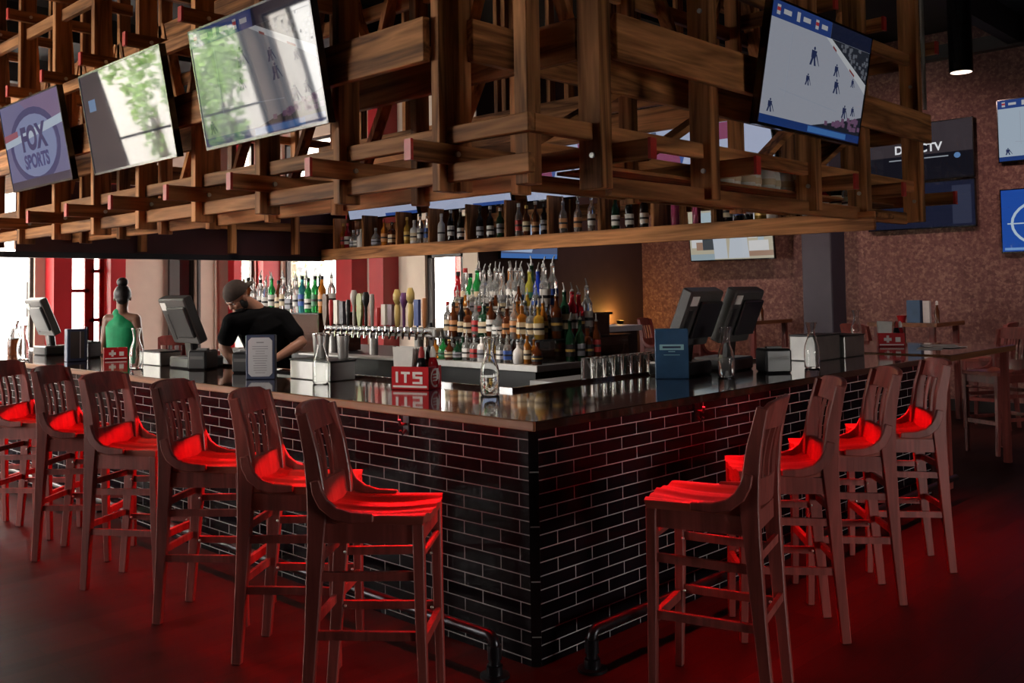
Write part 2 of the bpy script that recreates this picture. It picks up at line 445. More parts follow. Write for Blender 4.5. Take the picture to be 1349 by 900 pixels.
# ------------------------------------------------------------------ outside
structure('ground_outside', MB().box((-40, -30, -.3), (45, 45, -.13)), M['pavement'])
def foliage(name, c, r, n, size, mat, parent, seed, flat=1.):
    rd = random.Random(seed); mb = MB(); c = Vector(c)
    blobs = [(Vector((rd.gauss(0, .45)*r[0], rd.gauss(0, .45)*r[1], rd.gauss(0, .4)*r[2])), rd.uniform(.3, .55)) for _ in range(9)]
    for i in range(n):
        b, br = rd.choice(blobs)
        d = Vector((rd.gauss(0, 1), rd.gauss(0, 1), rd.gauss(0, 1))).normalized()
        p = c+b+Vector((d.x*r[0], d.y*r[1], d.z*r[2]))*br*rd.random()**.4
        a = Vector((rd.gauss(0, 1), rd.gauss(0, 1), rd.gauss(0, 1))).normalized(); q = a.orthogonal().normalized()
        s = size*rd.uniform(.6, 1.3)
        mb.add([p-a*s, p+q*s*.45, p+a*s, p-q*s*.45], [(0, 1, 2, 3)])
    return mb.build(name, mat, parent)
def tree(label, x, y, h, r, mat, seed, n=1500, size=.13):
    t = empty('tree', (x, y, -.13), label, 'tree', 'trees outside the windows')
    rd = random.Random(seed); mb = MB()
    top = Vector((x+rd.uniform(-.2, .2), y+rd.uniform(-.2, .2), h*.62))
    mb.tube([(x, y, -.15), (x+.05, y, h*.3), top], .1, 8, rs=[.13, .1, .05])
    for k in range(5):
        a = k*1.26+rd.random(); mb.tube([(x+.04, y, h*(.3+.06*k)), top+Vector((math.cos(a)*r*.5, math.sin(a)*r*.5, rd.uniform(-.2, .5)))], .04, 6, rs=[.045, .015])
    mb.build('trunk', M['bark'], t)
    foliage('crown', (x, y, h*.68), (r, r, h*.38), n, size, mat, t, seed)
tree('pale olive tree seen through the window behind the tall bottles', 9.6, 16.6, 5.0, 2.0, M['leaf_olive'], 3, 2600, .09)
tree('green tree outside, mirrored in the middle hanging screen', -7.75, 17.9, 5.2, .62, M['leaf_green'], 5, 1100, .09)
tree('bushy green street tree, mirrored in the big hanging screen', -9.7, 18.3, 5.4, 1.05, M['leaf_green'], 9, 1700, .11)
sh = empty('shrub', (1.62, 13.6, -.13), 'dark green shrub outside the far left window', 'shrub')
foliage('leaves', (1.62, 13.6, .75), (.5, .4, .75), 700, .07, M['leaf_dark'], sh, 11)
MB().tube([(1.62, 13.6, -.15), (1.72, 13.3, .7)], .03, 6).build('stem', M['bark'], sh)
bd = empty('building', (4, 26, -.13), 'white rendered building across the street outside', 'building')
mb = MB().box((-18, 26, -.2), (20, 30, 9)); mb.build('wall', M['render'], bd)
for k in range(6):
    x = -15+6*k
    MB().box((x, 25.95, 1), (x+1.6, 26, 2.6)).build('window', M['bezel'], bd)
MB().box((-18.3, 25.7, 9), (20.3, 30.3, 9.4)).build('parapet', M['cream_wall'], bd)
sg = empty('notice_board', (2.3, 12.6, -.13), 'grey notice board on a post outside the left window', 'sign')
MB().box((2.2, 12.58, 1.36), (2.38, 12.62, 1.9)).build('board', M['dark_metal'], sg)
MB().box((2.27, 12.585, -.15), (2.31, 12.615, 1.37)).build('post', M['steel'], sg)

rp = empty('steel_post', (7.1, 7.75, -.13), 'red steel post outside, seen through the glazed inner door', 'post')
MB().box((6.95, 7.62, -.15), (7.15, 8.1, 4.)).build('shaft', M['red_steel'], rp, bevel=.01)
MB().box((6.9, 7.57, -.14), (7.2, 8.15, .1)).build('foot', M['red_steel'], rp)

# ------------------------------------------------------------------ bar body
def mat_tile(name, u):
    m, nt, b = new_mat(name); N = nt.nodes.new; L = nt.links.new
    tc = N('ShaderNodeTexCoord'); sp = N('ShaderNodeSeparateXYZ'); cb = N('ShaderNodeCombineXYZ')
    L(tc.outputs['Object'], sp.inputs[0])
    a = N('ShaderNodeMath'); a.operation = 'ADD'; a.inputs[1].default_value = -.03 if u == 'X' else -.0917
    L(sp.outputs[u], a.inputs[0]); L(a.outputs[0], cb.inputs[0])
    z = N('ShaderNodeMath'); z.operation = 'ADD'; z.inputs[1].default_value = -.03
    L(sp.outputs['Z'], z.inputs[0]); L(z.outputs[0], cb.inputs[1])
    br = N('ShaderNodeTexBrick'); L(cb.outputs[0], br.inputs['Vector'])
    br.inputs['Scale'].default_value = 1; br.inputs['Brick Width'].default_value = .242; br.inputs['Row Height'].default_value = .06
    br.inputs['Mortar Size'].default_value = .0024; br.inputs['Mortar Smooth'].default_value = .1
    br.inputs['Color1'].default_value = (.004, .003, .004, 1); br.inputs['Color2'].default_value = (.007, .005, .007, 1); br.inputs['Mortar'].default_value = (.36, .34, .34, 1)
    br.offset = .5
    b.inputs['Specular IOR Level'].default_value = .07
    L(br.outputs['Color'], b.inputs['Base Color'])
    mr = N('ShaderNodeMapRange'); mr.inputs['To Min'].default_value = .15; mr.inputs['To Max'].default_value = .8
    L(br.outputs['Fac'], mr.inputs[0]); L(mr.outputs[0], b.inputs['Roughness'])
    bp = N('ShaderNodeBump'); bp.inputs['Strength'].default_value = .6; bp.inputs['Distance'].default_value = .003; bp.invert = True
    L(br.outputs['Fac'], bp.inputs['Height']); L(bp.outputs[0], b.inputs['Normal'])
    return m
M['tile_l'] = mat_tile('black_tile_long_side', 'Y'); M['tile_r'] = mat_tile('black_tile_short_side', 'X')
M['grout'] = plain('grey_grout', (.34, .32, .32), .8)
M['tile_plain'] = plain('black_glaze', (.008, .007, .008), .12)
LY, RX = 8.7, 4.55            # lengths of the two bar fronts
bar = empty('bar_counter', (0, 0, 0), 'L-shaped bar base faced in glossy black subway tile with pale grout', 'bar')
MB().box((0, .03, 0), (.02, LY, 1.04)).build('tile_front', M['tile_l'], bar)
MB().box((.03, 0, 0), (RX, .02, 1.04)).build('tile_front', M['tile_r'], bar)
mb = MB()
for k in range(6):
    z0, z1 = .01+k*.24-.12, .007+k*.24+.117
    z0, z1 = max(z0, .0), min(z1, 1.04)
    if z1 > z0: mb.prism([(-.001, .031), (.031, -.001), (.04, .02), (.02, .04)], z1-z0, Matrix.Translation((0, 0, z0)))
mb.build('corner_trim', M['tile_plain'], bar)
MB().prism([(.0012, .0335), (.0335, .0012), (.045, .025), (.025, .045)], 1.04).build('corner_grout', M['grout'], bar)
MB().box((.02, .04, 0), (.45, LY, 1.04)).box((.45, .02, 0), (RX, .5, 1.04)).build('bar_die', M['black_plastic'], bar)
MB().box((RX-.002, 0, 0), (RX+.03, .9, 1.04)).build('end_panel', M['counter_z'], bar)
WL, WR = .8, .9
ct = empty('countertop', (0, 0, 1.04), 'glossy dark L-shaped wooden countertop on the black tiled bar', 'countertop')
mb = MB().box((-.03, -.03, 1.0445), (WL, LY+.05, 1.08)).box((WL, -.03, 1.0445), (RX+.05, WR, 1.08))
o = mb.build('top_slab', M['counter_y'], ct)
MB().box((-.047, -.047, 1.0378), (-.03, LY+.05, 1.081)).build('front_edge', M['edge_y'], ct, bevel=.004)
MB().box((-.03, -.047, 1.0378), (RX+.05, -.03, 1.081)).build('side_edge', M['counter_x'], ct, bevel=.004)
MB().box((WL, WR-.002, 1.03), (RX+.05, WR+.025, 1.1)).box((WL-.002, WR, 1.03), (WL+.025, LY, 1.1)).build('drink_lip', M['counter_y'], ct)
M['led'] = emit('red_led', (1, .01, .015), 6., .5)
MB().box((-.016, .0, 1.0435), (-.008, LY, 1.0446)).box((.0, -.016, 1.0435), (RX, -.008, 1.0446)).build('led_strip', M['led'], ct)
ZCT = 1.0805
# foot rail
fr = empty('foot_rail', (-.18, .07, 0), 'black pipe foot rail along the base of the tiled bar, elbows at the corner', 'foot rail')
def arc(c, r, a0, a1, e1, e2, n=6):
    return [Vector(c)+Vector(e1)*r*math.cos(a0+(a1-a0)*i/n)+Vector(e2)*r*math.sin(a0+(a1-a0)*i/n) for i in range(n+1)]
MB().tube([(-.185, .075, .01), (-.185, .075, .12)]+arc((-.185, .115, .13), .04, PI, PI/2, (0, 1, 0), (0, 0, 1))+[(-.18, LY, .17)], .024, 12).build('pipe', M['black_pipe'], fr, smooth=True)
MB().tube([(.15, -.19, .01), (.15, -.19, .12)]+arc((.19, -.19, .13), .04, PI, PI/2, (1, 0, 0), (0, 0, 1))+[(RX, -.185, .17)], .024, 12).build('pipe', M['black_pipe'], fr, smooth=True)
for p in [(-.185, .075), (.15, -.19)]:
    MB().lathe([(.065, 0), (.065, .012), (.036, .014), (.036, .05), (.03, .052)], 16, (*p, 0)).build('floor_flange', M['black_pipe'], fr, smooth=True)
    MB().tube([(p[0], p[1], .075), (p[0], p[1], .135)], .031, 12).build('coupling', M['black_pipe'], fr, smooth=True)
for y in (2.2, 4.2, 6.2, 8.2):
    MB().tube([(-.18, y, .17), (-.18, y, .09), (.0, y, .09)], .016, 8).build('bracket', M['black_pipe'], fr)
for x in (1.6, 3.2):
    MB().tube([(x, -.187, .17), (x, -.187, .09), (x, .0, .09)], .016, 8).build('bracket', M['black_pipe'], fr)
# hooks under the counter lip
for p, d, lab in [((0, .87), (-1, 0), 'black coat hook on the tiles below the red condiment caddy'), ((1.29, 0), (0, -1), 'black coat hook on the tiles below the blue menu box')]:
    h = empty('coat_hook', (p[0], p[1], .985), lab, 'hook', 'coat hooks under the counter')
    d = Vector((*d, 0)); P = Vector((p[0], p[1], .99)); s = Vector((-d.y, d.x, 0))
    mb = MB(); a = P-s*.022+d*.0; b = P+s*.022+d*.008
    mb.box((min(a.x, b.x), min(a.y, b.y), .935), (max(a.x, b.x), max(a.y, b.y), 1.045)); mb.build('plate', M['black_pipe'], h)
    mb = MB().tube([P+d*.006, P+d*.045+Vector((0, 0, .0)), P+d*.05+Vector((0, 0, .025))], .008, 8)
    mb.tube([P+d*.006-Vector((0, 0, .03)), P+d*.03-Vector((0, 0, .05)), P+d*.045-Vector((0, 0, .03))], .007, 8)
    mb.build('prong', M['black_pipe'], h, smooth=True)

# ------------------------------------------------------------------ bar stools (seat faces +y, origin on the floor)
def make_stool(scale=1.):
    t = empty('bar_stool', (0, 0, 0))
    W, D, H = .215, .215, .80
    # saddle seat
    nx, ny = 22, 14; vs = []; fs = []
    for j in range(ny+1):
        v = -1+2*j/ny
        for i in range(nx+1):
            u = -1+2*i/nx
            w = W*(.93+.07*(v+1)/2)
            y = D*v*(1-.0*u*u)+(.018*(1-u*u) if v > .95 else 0)
            z = H-.016*(1-u*u)*(1-v*v)-.006*(1-math.cos(u*PI*2))*(1-.3*v*v)+.004*math.cos(u*PI*5)*(.4+.6*(v > -.6))
            if v < -.55: z += .05*((-.55-v)/.45)**2*abs(u)**3
            vs.append((u*w, y, z))
    n = len(vs)
    for x, y, z in list(vs): vs.append((x*.97, y*.97, min(z, H)-.034))
    for j in range(ny):
        for i in range(nx):
            a = j*(nx+1)+i
            fs += [(a, a+1, a+nx+2, a+nx+1), (n+a, n+a+nx+1, n+a+nx+2, n+a+1)]
    ring = [i for i in range(nx+1)]+[(j+1)*(nx+1)+nx for j in range(ny)]+[ny*(nx+1)+nx-1-i for i in range(nx)]+[(ny-1-j)*(nx+1) for j in range(ny-1)]
    for k in range(len(ring)):
        a, b = ring[k], ring[(k+1) % len(ring)]; fs.append((a, n+a, n+b, b))
    MB().add(vs, fs).build('seat', M['seat'], t, smooth=True)
    w = M['stool']
    for s in (-1, 1):
        MB().strip([(s*.178, .205, 0), (s*.186, .195, .4), (s*.19, .19, .765)], .042, .04, hs=[.034, .04, .044], ws=[.034, .04, .042]).build('leg', w, t, bevel=.004)
        pts = [(s*.176, -.262, 0), (s*.182, -.235, .35), (s*.187, -.215, .68), (s*.188, -.208, .80), (s*.188, -.214, .90), (s*.187, -.232, 1.03), (s*.186, -.268, 1.185)]
        MB().strip(pts, .04, .05, ws=[.034, .038, .04, .04, .038, .036, .034], hs=[.044, .052, .066, .076, .07, .058, .044]).build('leg', w, t, bevel=.004)
        # curved hip piece from seat up to the post
        MB().strip([(s*.218, .02, .79), (s*.219, -.07, .79), (s*.219, -.13, .805), (s*.217, -.175, .84), (s*.214, -.20, .885), (s*.212, -.212, .93)], .022, .045, hs=[.03, .042, .046, .046, .044, .036]).build('hip_bracket', w, t, bevel=.004)
        MB().beam((s*.187, -.21, .725), (s*.19, .19, .725), .022, .075).build('apron', w, t)
        MB().beam((s*.185, -.228, .555), (s*.188, .195, .565), .02, .034).build('stretcher', w, t)
        MB().beam((s*.182, -.24, .33), (s*.184, .2, .335), .02, .034).build('stretcher', w, t)
        b = MB()
        for z in (.705, .555, .33):
            b.lathe([(.006, 0), (.006, .004), (.003, .006)], 8, (0, 0, 0)) if False else b.ball((s*.164, .172, z), .007, 8, 5)
            b.ball((s*.164, -.2, z), .007, 8, 5)
        b.build('bolt', M['bolt'], t, smooth=True)
    MB().beam((-.19, .19, .725), (.19, .19, .725), .022, .075).build('apron', w, t)
    MB().beam((-.187, -.212, .725), (.187, -.212, .725), .022, .075).build('apron', w, t)
    MB().tube([(-.187, .197, .64), (.187, .197, .64)], .013, 8).build('stretcher', w, t)
    MB().beam((-.184, .2, .31), (.184, .2, .31), .024, .04).build('foot_rest', w, t)
    MB().beam((-.183, -.23, .60), (.183, -.23, .60), .018, .034).build('stretcher', w, t)
    MB().beam((-.181, -.245, .36), (.181, -.245, .36), .018, .034).build('stretcher', w, t)
    # crest rail: tall, arched, bowed back
    vs = []; fs = []; n = 10
    for i in range(n+1):
        u = -1+2*i/n; x = u*.2; bow = -.03*(1-u*u)
        zt = 1.2+.012*(1-u*u)-(.012 if abs(u) > .95 else 0); zb = 1.10-.006*(1-u*u)
        for dz, yy in ((zb, -.252+.012), (zt, -.28+.010), (zt, -.28-.016), (zb, -.252-.014)):
            vs.append((x, yy+bow, dz))
    for i in range(n):
        for k in range(4):
            a, b = 4*i+k, 4*i+(k+1) % 4; fs.append((a, b, b+4, a+4))
    fs += [(3, 2, 1, 0), (4*n, 4*n+1, 4*n+2, 4*n+3)]
    MB().add(vs, fs).build('crest_rail', w, t, bevel=.004)
    vs = []; fs = []
    for i in range(n+1):
        u = -1+2*i/n; x = u*.19; bow = -.028*(1-u*u)
        for z, y in ((.795, -.176), (.905, -.196), (.905, -.226), (.795, -.218)): vs.append((x, y+bow, z-.008*(1-u*u)))
    for i in range(n):
        for k in range(4):
            a, b = 4*i+k, 4*i+(k+1) % 4; fs.append((a, b, b+4, a+4))
    fs += [(3, 2, 1, 0), (4*n, 4*n+1, 4*n+2, 4*n+3)]
    MB().add(vs, fs).build('back_rail', w, t, bevel=.003)
    for k in range(4):
        x = -.105+.07*k; u = x/.19; bow = -.028*(1-u*u)
        MB().strip([(x, -.215+bow, .885), (x, -.222+bow, .97), (x, -.238+bow, 1.05), (x, -.256+bow, 1.11)], .026, .013).build('slat', w, t)
    return t
stool = make_stool()
spots = [(-.67, .225, -51.5), (-.56, .935, -53), (-.56, 1.71, -53.5), (-.596, 2.53, -59), (-.545, 3.42, -49), (-.57, 4.25, -53), (-.58, 5.08, -53),
         (.34, -.686, 107), (1.14, -.55, 130), (1.84, -.53, 130), (2.58, -.52, 130)]
slab = ['dark wooden bar stool at the long tiled side, nearest the bar corner', 'dark wooden bar stool at the long tiled side, second from the bar corner',
        'dark wooden bar stool at the long tiled side, third from the bar corner', 'dark wooden bar stool at the long tiled side, fourth from the bar corner',
        'dark wooden bar stool at the long tiled side, fifth from the bar corner', 'dark wooden bar stool at the long tiled side, sixth from the bar corner',
        'dark wooden bar stool at the long tiled side, farthest from the bar corner',
        'dark wooden bar stool with red-lit seat at the short tiled side, nearest the corner', 'dark wooden bar stool at the short tiled side, second from the corner',
        'dark wooden bar stool at the short tiled side, third from the corner', 'dark wooden bar stool at the short tiled side, by the high table']
for i, (x, y, a) in enumerate(spots):
    o = stool if i == 0 else copy_tree(stool)
    o.location = (x, y, 0); o.rotation_euler = (0, 0, math.radians(a-90))
    tag(o, slab[i], 'stool', 'bar stools along the tiled bar')
stool0 = stool

# ------------------------------------------------------------------ hanging timber canopy
M['red_brown'] = plain('dark_red_panel', (.07, .012, .014), .6, noise=.1, scale=4)
cp = empty('timber_canopy', (0, 0, 2.1), 'hanging brown timber trestle canopy with red-tipped beams above the bar', 'canopy')
ZB, ZT = 2.14, 4.95
LYS = [.57, 1.39, 2.2, 3.0, 3.84, 4.63, 5.43, 6.25, 7.05, 7.86]
RXS = [.5, 1.47, 2.7, 3.46, 4.45]
CY, CX = 8.2, 4.55
tz, ty, tx = M['timber_z'], M['timber_y'], M['timber_x']
def cpart(name, a, b, mat, bev=.004):
    return MB().box(a, b).build(name, mat, cp, bevel=bev)
def bolts(par, pts):
    mb = MB()
    for p, d in pts: mb.tube([Vector(p), Vector(p)+Vector(d)*.012], .014, 8)
    mb.build('bolt', M['bolt'], par)
for y in LYS:                                   # long side, outer and inner rows
    p = cpart('post', (-.05, y-.03, ZB), (.09, y+.03, ZT), tz)
    cpart('post', (.5, y-.03, ZB+.02), (.6, y+.03, ZT), tz)
for x in RXS:                                   # short side
    if x > .5: cpart('post', (x-.03, .5, ZB+.02), (x+.03, .6, ZT), tz)
    cpart('post', (x-.045, -.05, ZB), (x+.045, .09, ZT), tz)
cpart('post', (.046, .046, ZB), (.14, .13, ZT), tz)
cpart('post', (.046, .5, ZB), (.13, .59, ZT), tz)
for z0, z1 in ((2.185, 2.275), (2.372, 2.457), (3.37, 3.46)):
    cpart('rail', (0, .0, z0), (.045, CY, z1), ty)
    if z0 != 2.185: cpart('rail', (.045, 0, z0), (CX, .045, z1), tx)
    cpart('rail', (.56, .56, z0), (.6, CY, z1), ty)
    cpart('rail', (.6, .56, z0), (CX, .6, z1), tx)
cpart('rail', (.6, .0, 2.115), (CX-.3, .045, 2.205), tx)
cpart('board', (-.095, .6, 2.78), (-.051, 3.3, 3.0), ty)
cpart('board', (-.095, 3.3, 2.785), (-.051, CY, 3.02), ty)
cpart('board', (.54, -.095, 2.77), (2.9, -.051, 2.995), tx)
cpart('board', (2.9, -.095, 2.76), (CX, -.051, 2.985), tx)
cpart('board', (.455, .1, 2.785), (.499, CY, 2.995), ty)
cpart('board', (.1, .455, 2.785), (CX, .499, 2.995), tx)
cpart('board', (.0, .0, 4.0), (.045, CY, 4.1), ty)
cpart('board', (.045, .0, 4.0), (CX, .045, 4.1), tx)
cpart('board', (.5, .0, 3.7), (.54, CY, 3.9), ty)
def outrigger_l(y, z, x0, x1):
    r = cpart('outrigger', (x0, y-.0225, z-.048), (x1, y+.0225, z+.048), tx)
    MB().box((x0-.004, y-.024, z-.05), (x0+.012, y+.024, z+.05)).build('red_tip', M['red_paint'], r)
    bolts(r, [((.02, y-.022, z), (0, -1, 0))])
def outrigger_r(x, z, y0, y1):
    r = cpart('outrigger', (x-.0225, y0, z-.048), (x+.0225, y1, z+.048), ty)
    MB().box((x-.024, y0-.004, z-.05), (x+.024, y0+.012, z+.05)).build('red_tip', M['red_paint'], r)
    bolts(r, [((x-.022, .02, z), (-1, 0, 0))])
for i, y in enumerate(LYS):
    outrigger_l(y-.055, 2.318, -.27, .6)
    if i != 0: outrigger_l(y-.055, 3.5, -.17, .6)
    if i > 2: outrigger_l(y-.055, 4.2, -.17, .6)
for x in RXS:
    outrigger_r(x+.07, 2.315, -.27, .6); outrigger_r(x+.07, 3.5, -.17, .6)
    bolts(cp, [((x-.045, .0, 2.3), (-1, 0, 0)), ((x-.045, .0, 3.2), (-1, 0, 0))])
for a, b in zip(LYS, LYS[1:]):                 # steep braces of the inner row, long side
    m = (a+b)/2
    MB().beam((.53, m+.1, 2.44), (.53, m-.12, 2.82), .04, .07, (1, 0, 0)).build('brace', tz, cp)
    MB().beam((.53, m, 2.98), (.53, a+.05, 3.9), .04, .08, (1, 0, 0)).build('brace', tz, cp)
    MB().beam((.53, m, 2.98), (.53, b-.05, 3.9), .04, .08, (1, 0, 0)).build('brace', tz, cp)
    MB().beam((.2, m-.2, 3.05), (.2, m+.05, 4.6), .04, .07, (1, 0, 0)).build('brace', tz, cp)
for a, b in zip(RXS, RXS[1:]):
    MB().beam((a+.1, .53, 2.44), (min(b-.05, a+.85), .53, 2.82), .04, .1, (0, 1, 0)).build('brace', tx, cp)
    m = (a+b)/2
    MB().beam((m, .53, 2.98), (a+.05, .53, 3.9), .04, .08, (0, 1, 0)).build('brace', tz, cp)
    MB().beam((m, .53, 2.98), (b-.05, .53, 3.9), .04, .08, (0, 1, 0)).build('brace', tz, cp)
# far side with the bottle shelf, and the far end
SX, SZ = 3.4, 2.165
cpart('shelf', (SX, -.1, SZ-.035), (SX+.36, 6.5, SZ), ty)
cpart('shelf_edge', (SX-.03, -.12, SZ-.13), (SX, 6.5, SZ+.002), ty)
SD = [6.3, 5.75, 5.15, 4.62, 4.05, 3.5, 2.95, 2.35, 1.78, 1.2, .62]
for y in SD: cpart('shelf_divider', (SX+.01, y-.016, SZ), (SX+.3, y+.016, SZ+.36), tz)
cpart('shelf_back', (SX+.34, .6, SZ+.36), (SX+.38, 6.5, SZ+.45), ty)
for y in LYS[1:8]:
    cpart('post', (SX+.36, y-.03, 2.1), (SX+.45, y+.03, ZT), tz)
    cpart('post', (4.44, y-.03, 2.1), (4.53, y+.03, ZT), tz)
for z0, z1 in ((2.37, 2.46), (3.37, 3.46)):
    cpart('rail', (SX+.45, .6, z0), (SX+.49, 6.75, z1), ty); cpart('rail', (4.5, .1, z0), (4.54, 6.75, z1), ty)
cpart('board', (SX-.06, .6, 2.95), (SX-.02, 6.5, 3.15), ty); cpart('board', (SX-.06, .6, 3.17), (SX-.02, 6.5, 3.37), ty)
cpart('board', (SX+.45, .6, 2.78), (SX+.49, 6.75, 3.0), ty); cpart('board', (4.5, .1, 2.78), (4.54, 6.75, 3.0), ty)
for x in (1.2, 2.2, 3.0, 3.9):
    cpart('post', (x-.03, 6.42, 2.1), (x+.03, 6.52, ZT), tz)
for z0, z1 in ((2.37, 2.46), (2.78, 3.0), (3.37, 3.46)): cpart('rail', (.1, 6.52, z0), (CX, 6.56, z1), tx)
MB().box((-.2, 6.5, 2.03), (SX+.02, 6.6, 2.085)).build('end_beam', M['dark_metal'], cp)
MB().box((.05, 6.6, 2.06), (SX+.4, 6.62, 2.78)).build('end_panel', M['red_brown'], cp)
for x in (.9, 1.9, 2.8): MB().box((x, 1.0, 2.6), (x+.05, 6.5, 2.66)).build('cross_beam', ty, cp) if False else None
for x, y in [(4.36, -.12), (4.5, 3.), (4.5, 6.)]:
    MB().tube([(x, y, 3.0), (x, y, 5.0)], .016, 8).build('hanger_rod', M['steel'], cp)
for y in (1.5, 4.5): cpart('tie_beam', (0, y, 4.1), (CX, y+.09, 4.2), tx)
# the canopy carries no lamps; the spots over the island are added

# ------------------------------------------------------------------ screens
TVE = .55
_ec = {}
def em(col, s=1.):
    k = (tuple(round(c, 3) for c in col), round(s, 3))
    if k not in _ec: _ec[k] = emit('screen_light_%d' % len(_ec), col, TVE*s)
    return _ec[k]
def circ(cx, cy, rx, ry, n=24, a0=0., a1=2*PI): return [(cx+rx*math.cos(a0+(a1-a0)*i/n), cy+ry*math.sin(a0+(a1-a0)*i/n)) for i in range(n)]
def ring(cx, cy, rx, ry, t, n=28, a0=0., a1=2*PI):
    out = []
    for i in range(n):
        a, b = a0+(a1-a0)*i/n, a0+(a1-a0)*(i+1)/n
        out.append([(cx+rx*math.cos(a), cy+ry*math.sin(a)), (cx+rx*math.cos(b), cy+ry*math.sin(b)), (cx+(rx-t)*math.cos(b), cy+(ry-t*1.7)*math.sin(b)), (cx+(rx-t)*math.cos(a), cy+(ry-t*1.7)*math.sin(a))])
    return out
def rect(x0, y0, x1, y1): return [(x0, y0), (x1, y0), (x1, y1), (x0, y1)]
def skater(x, y, h):
    return [[(x-.2*h, y), (x-.08*h, y), (x+.02*h, y+.45*h), (x-.1*h, y+.45*h)], [(x+.08*h, y), (x+.2*h, y), (x+.1*h, y+.45*h), (x, y+.45*h)],
            [(x-.14*h, y+.4*h), (x+.12*h, y+.4*h), (x+.18*h, y+.8*h), (x-.14*h, y+.82*h)], circ(x+.02*h, y+.92*h, .06*h, .1*h, 8),
            [(x+.12*h, y+.6*h), (x+.36*h, y+.05*h), (x+.4*h, y+.05*h), (x+.18*h, y+.65*h)]]
def tv(label, P, u, n, W, H, tilt, pics, texts=(), base=((.03, .03, .035), 1.), group=None, cat='television', mount=.12, th=.045):
    """P = middle of the bottom edge of the front; u = rightwards on the screen; n = outward before tilting"""
    u = Vector(u).normalized(); n = Vector(n).normalized(); z = Vector((0, 0, 1))
    v = z*math.cos(tilt)+n*math.sin(tilt); w = n*math.cos(tilt)-z*math.sin(tilt)
    t = bpy.data.objects.new('television', None); C.objects.link(t)
    t.matrix_world = Matrix(((u.x, v.x, w.x, P[0]), (u.y, v.y, w.y, P[1]), (u.z, v.z, w.z, P[2]), (0, 0, 0, 1)))
    tag(t, label, cat, group); LOC[t.name] = Vector()
    b = .012
    mb = MB().box((-W/2, 0, -th), (W/2, H, -.004))
    for x0, y0, x1, y1 in ((-W/2, 0, -W/2+b, H), (W/2-b, 0, W/2, H), (-W/2, 0, W/2, b*1.4), (-W/2, H-b, W/2, H)): mb.box((x0, y0, -.006), (x1, y1, .002))
    mb.build('casing', M['bezel'], t)
    MB().flat([(-W/2+b, b*1.4), (W/2-b, b*1.4), (W/2-b, H-b), (-W/2+b, H-b)], -.002).build('screen', em(*base), t)
    mats = []; mb = MB(); lay = 0
    for col, s, polys in pics:
        m = em(col, s)
        if m not in mats: mats.append(m)
        lay += 1
        for p in polys:
            mb.flat([(-W/2+b+x*(W-2*b), b*1.4+y*(H-2.4*b)) for x, y in p], -.002+.0003*lay, mats.index(m))
    if pics: mb.build('picture', mats, t)
    for s, size, x, y, col, st, bold in texts:
        text_mesh(s, size*H, em(col, st), t, 'screen_text', Matrix.Translation((-W/2+b+x*(W-2*b), b*1.4+y*(H-2.4*b), .0008)), bold)
    MB().box((-.15, H*.3, -th-mount), (.15, H*.7, -th+.001)).build('mount', M['dark_metal'], t)
    return t
def hockey(flip=False, ice=(.62, .66, .74), s=1.):
    pl = [(.42, .58, .16), (.66, .55, .11), (.39, .4, .1), (.68, .4, .13), (.80, .2, .12), (.85, .5, .08), (.08, .1, .11), (.89, .24, .09)]
    sk = [q for x, y, h in pl for q in skater(x, y, h)]
    rd = random.Random(4)
    crowd = [rect(x, y, x+.03, y+.04) for x, y in [(rd.uniform(.5, .97), rd.uniform(.09, .19)) for _ in range(40)] if y < .06+(x-.45)*.3]
    stand = [(.48, .07), (1, .07), (1, .25), (.8, .17)]
    far = [(.55, .86), (1, .5), (1, .86)]
    bd = [(.52, .86), (.58, .86), (1, .56), (1, .47), (.9, .56)]
    rd2 = random.Random(8)
    ppl = [rect(x, y, x+.02, y+.03) for x, y in [(rd2.uniform(.66, .98), rd2.uniform(.6, .84)) for _ in range(60)] if y > 1.32-x*.78]
    return [(ice, s, [rect(0, 0, 1, 1)]), ((.03, .035, .05), s, [far]), ((.28, .3, .36), s*.6, ppl), ((.75, .78, .82), s, [bd]), ((.5, .1, .1), s*.6, [[(.6, .81), (.64, .78), (.64, .76), (.6, .79)], [(.8, .66), (.86, .615), (.86, .595), (.8, .64)]]),
            ((.45, .5, .6), s, [rect(.2, .25, .205, .8), [(.15, .3), (.72, .24), (.72, .248), (.15, .308)]]),
            ((.02, .025, .04), s, [stand]), ((.3, .16, .3), s*.7, crowd), ((.03, .045, .13), s, sk),
            ((.03, .07, .28), s, [rect(0, .86, .56, 1)]), ((.015, .02, .05), s, [rect(.56, .86, 1, 1)]),
            ((.75, .75, .8), s*.8, [rect(.04, .89, .07, .97), rect(.22, .89, .25, .97), rect(.4, .89, .43, .97), rect(.1, .91, .17, .95), rect(.28, .91, .35, .95), rect(.46, .91, .52, .95)]),
            ((.5, .05, .06), s, [rect(.04, .92, .07, .95), rect(.4, .92, .43, .95)]),
            ((.02, .06, .25), s, [rect(0, 0, 1, .07)]), ((.08, .25, .65), s, [rect(.45, .01, .85, .06)])]
LU, LN = (0, -1, 0), (-1, 0, 0)
T0 = math.radians(10)
HG = None
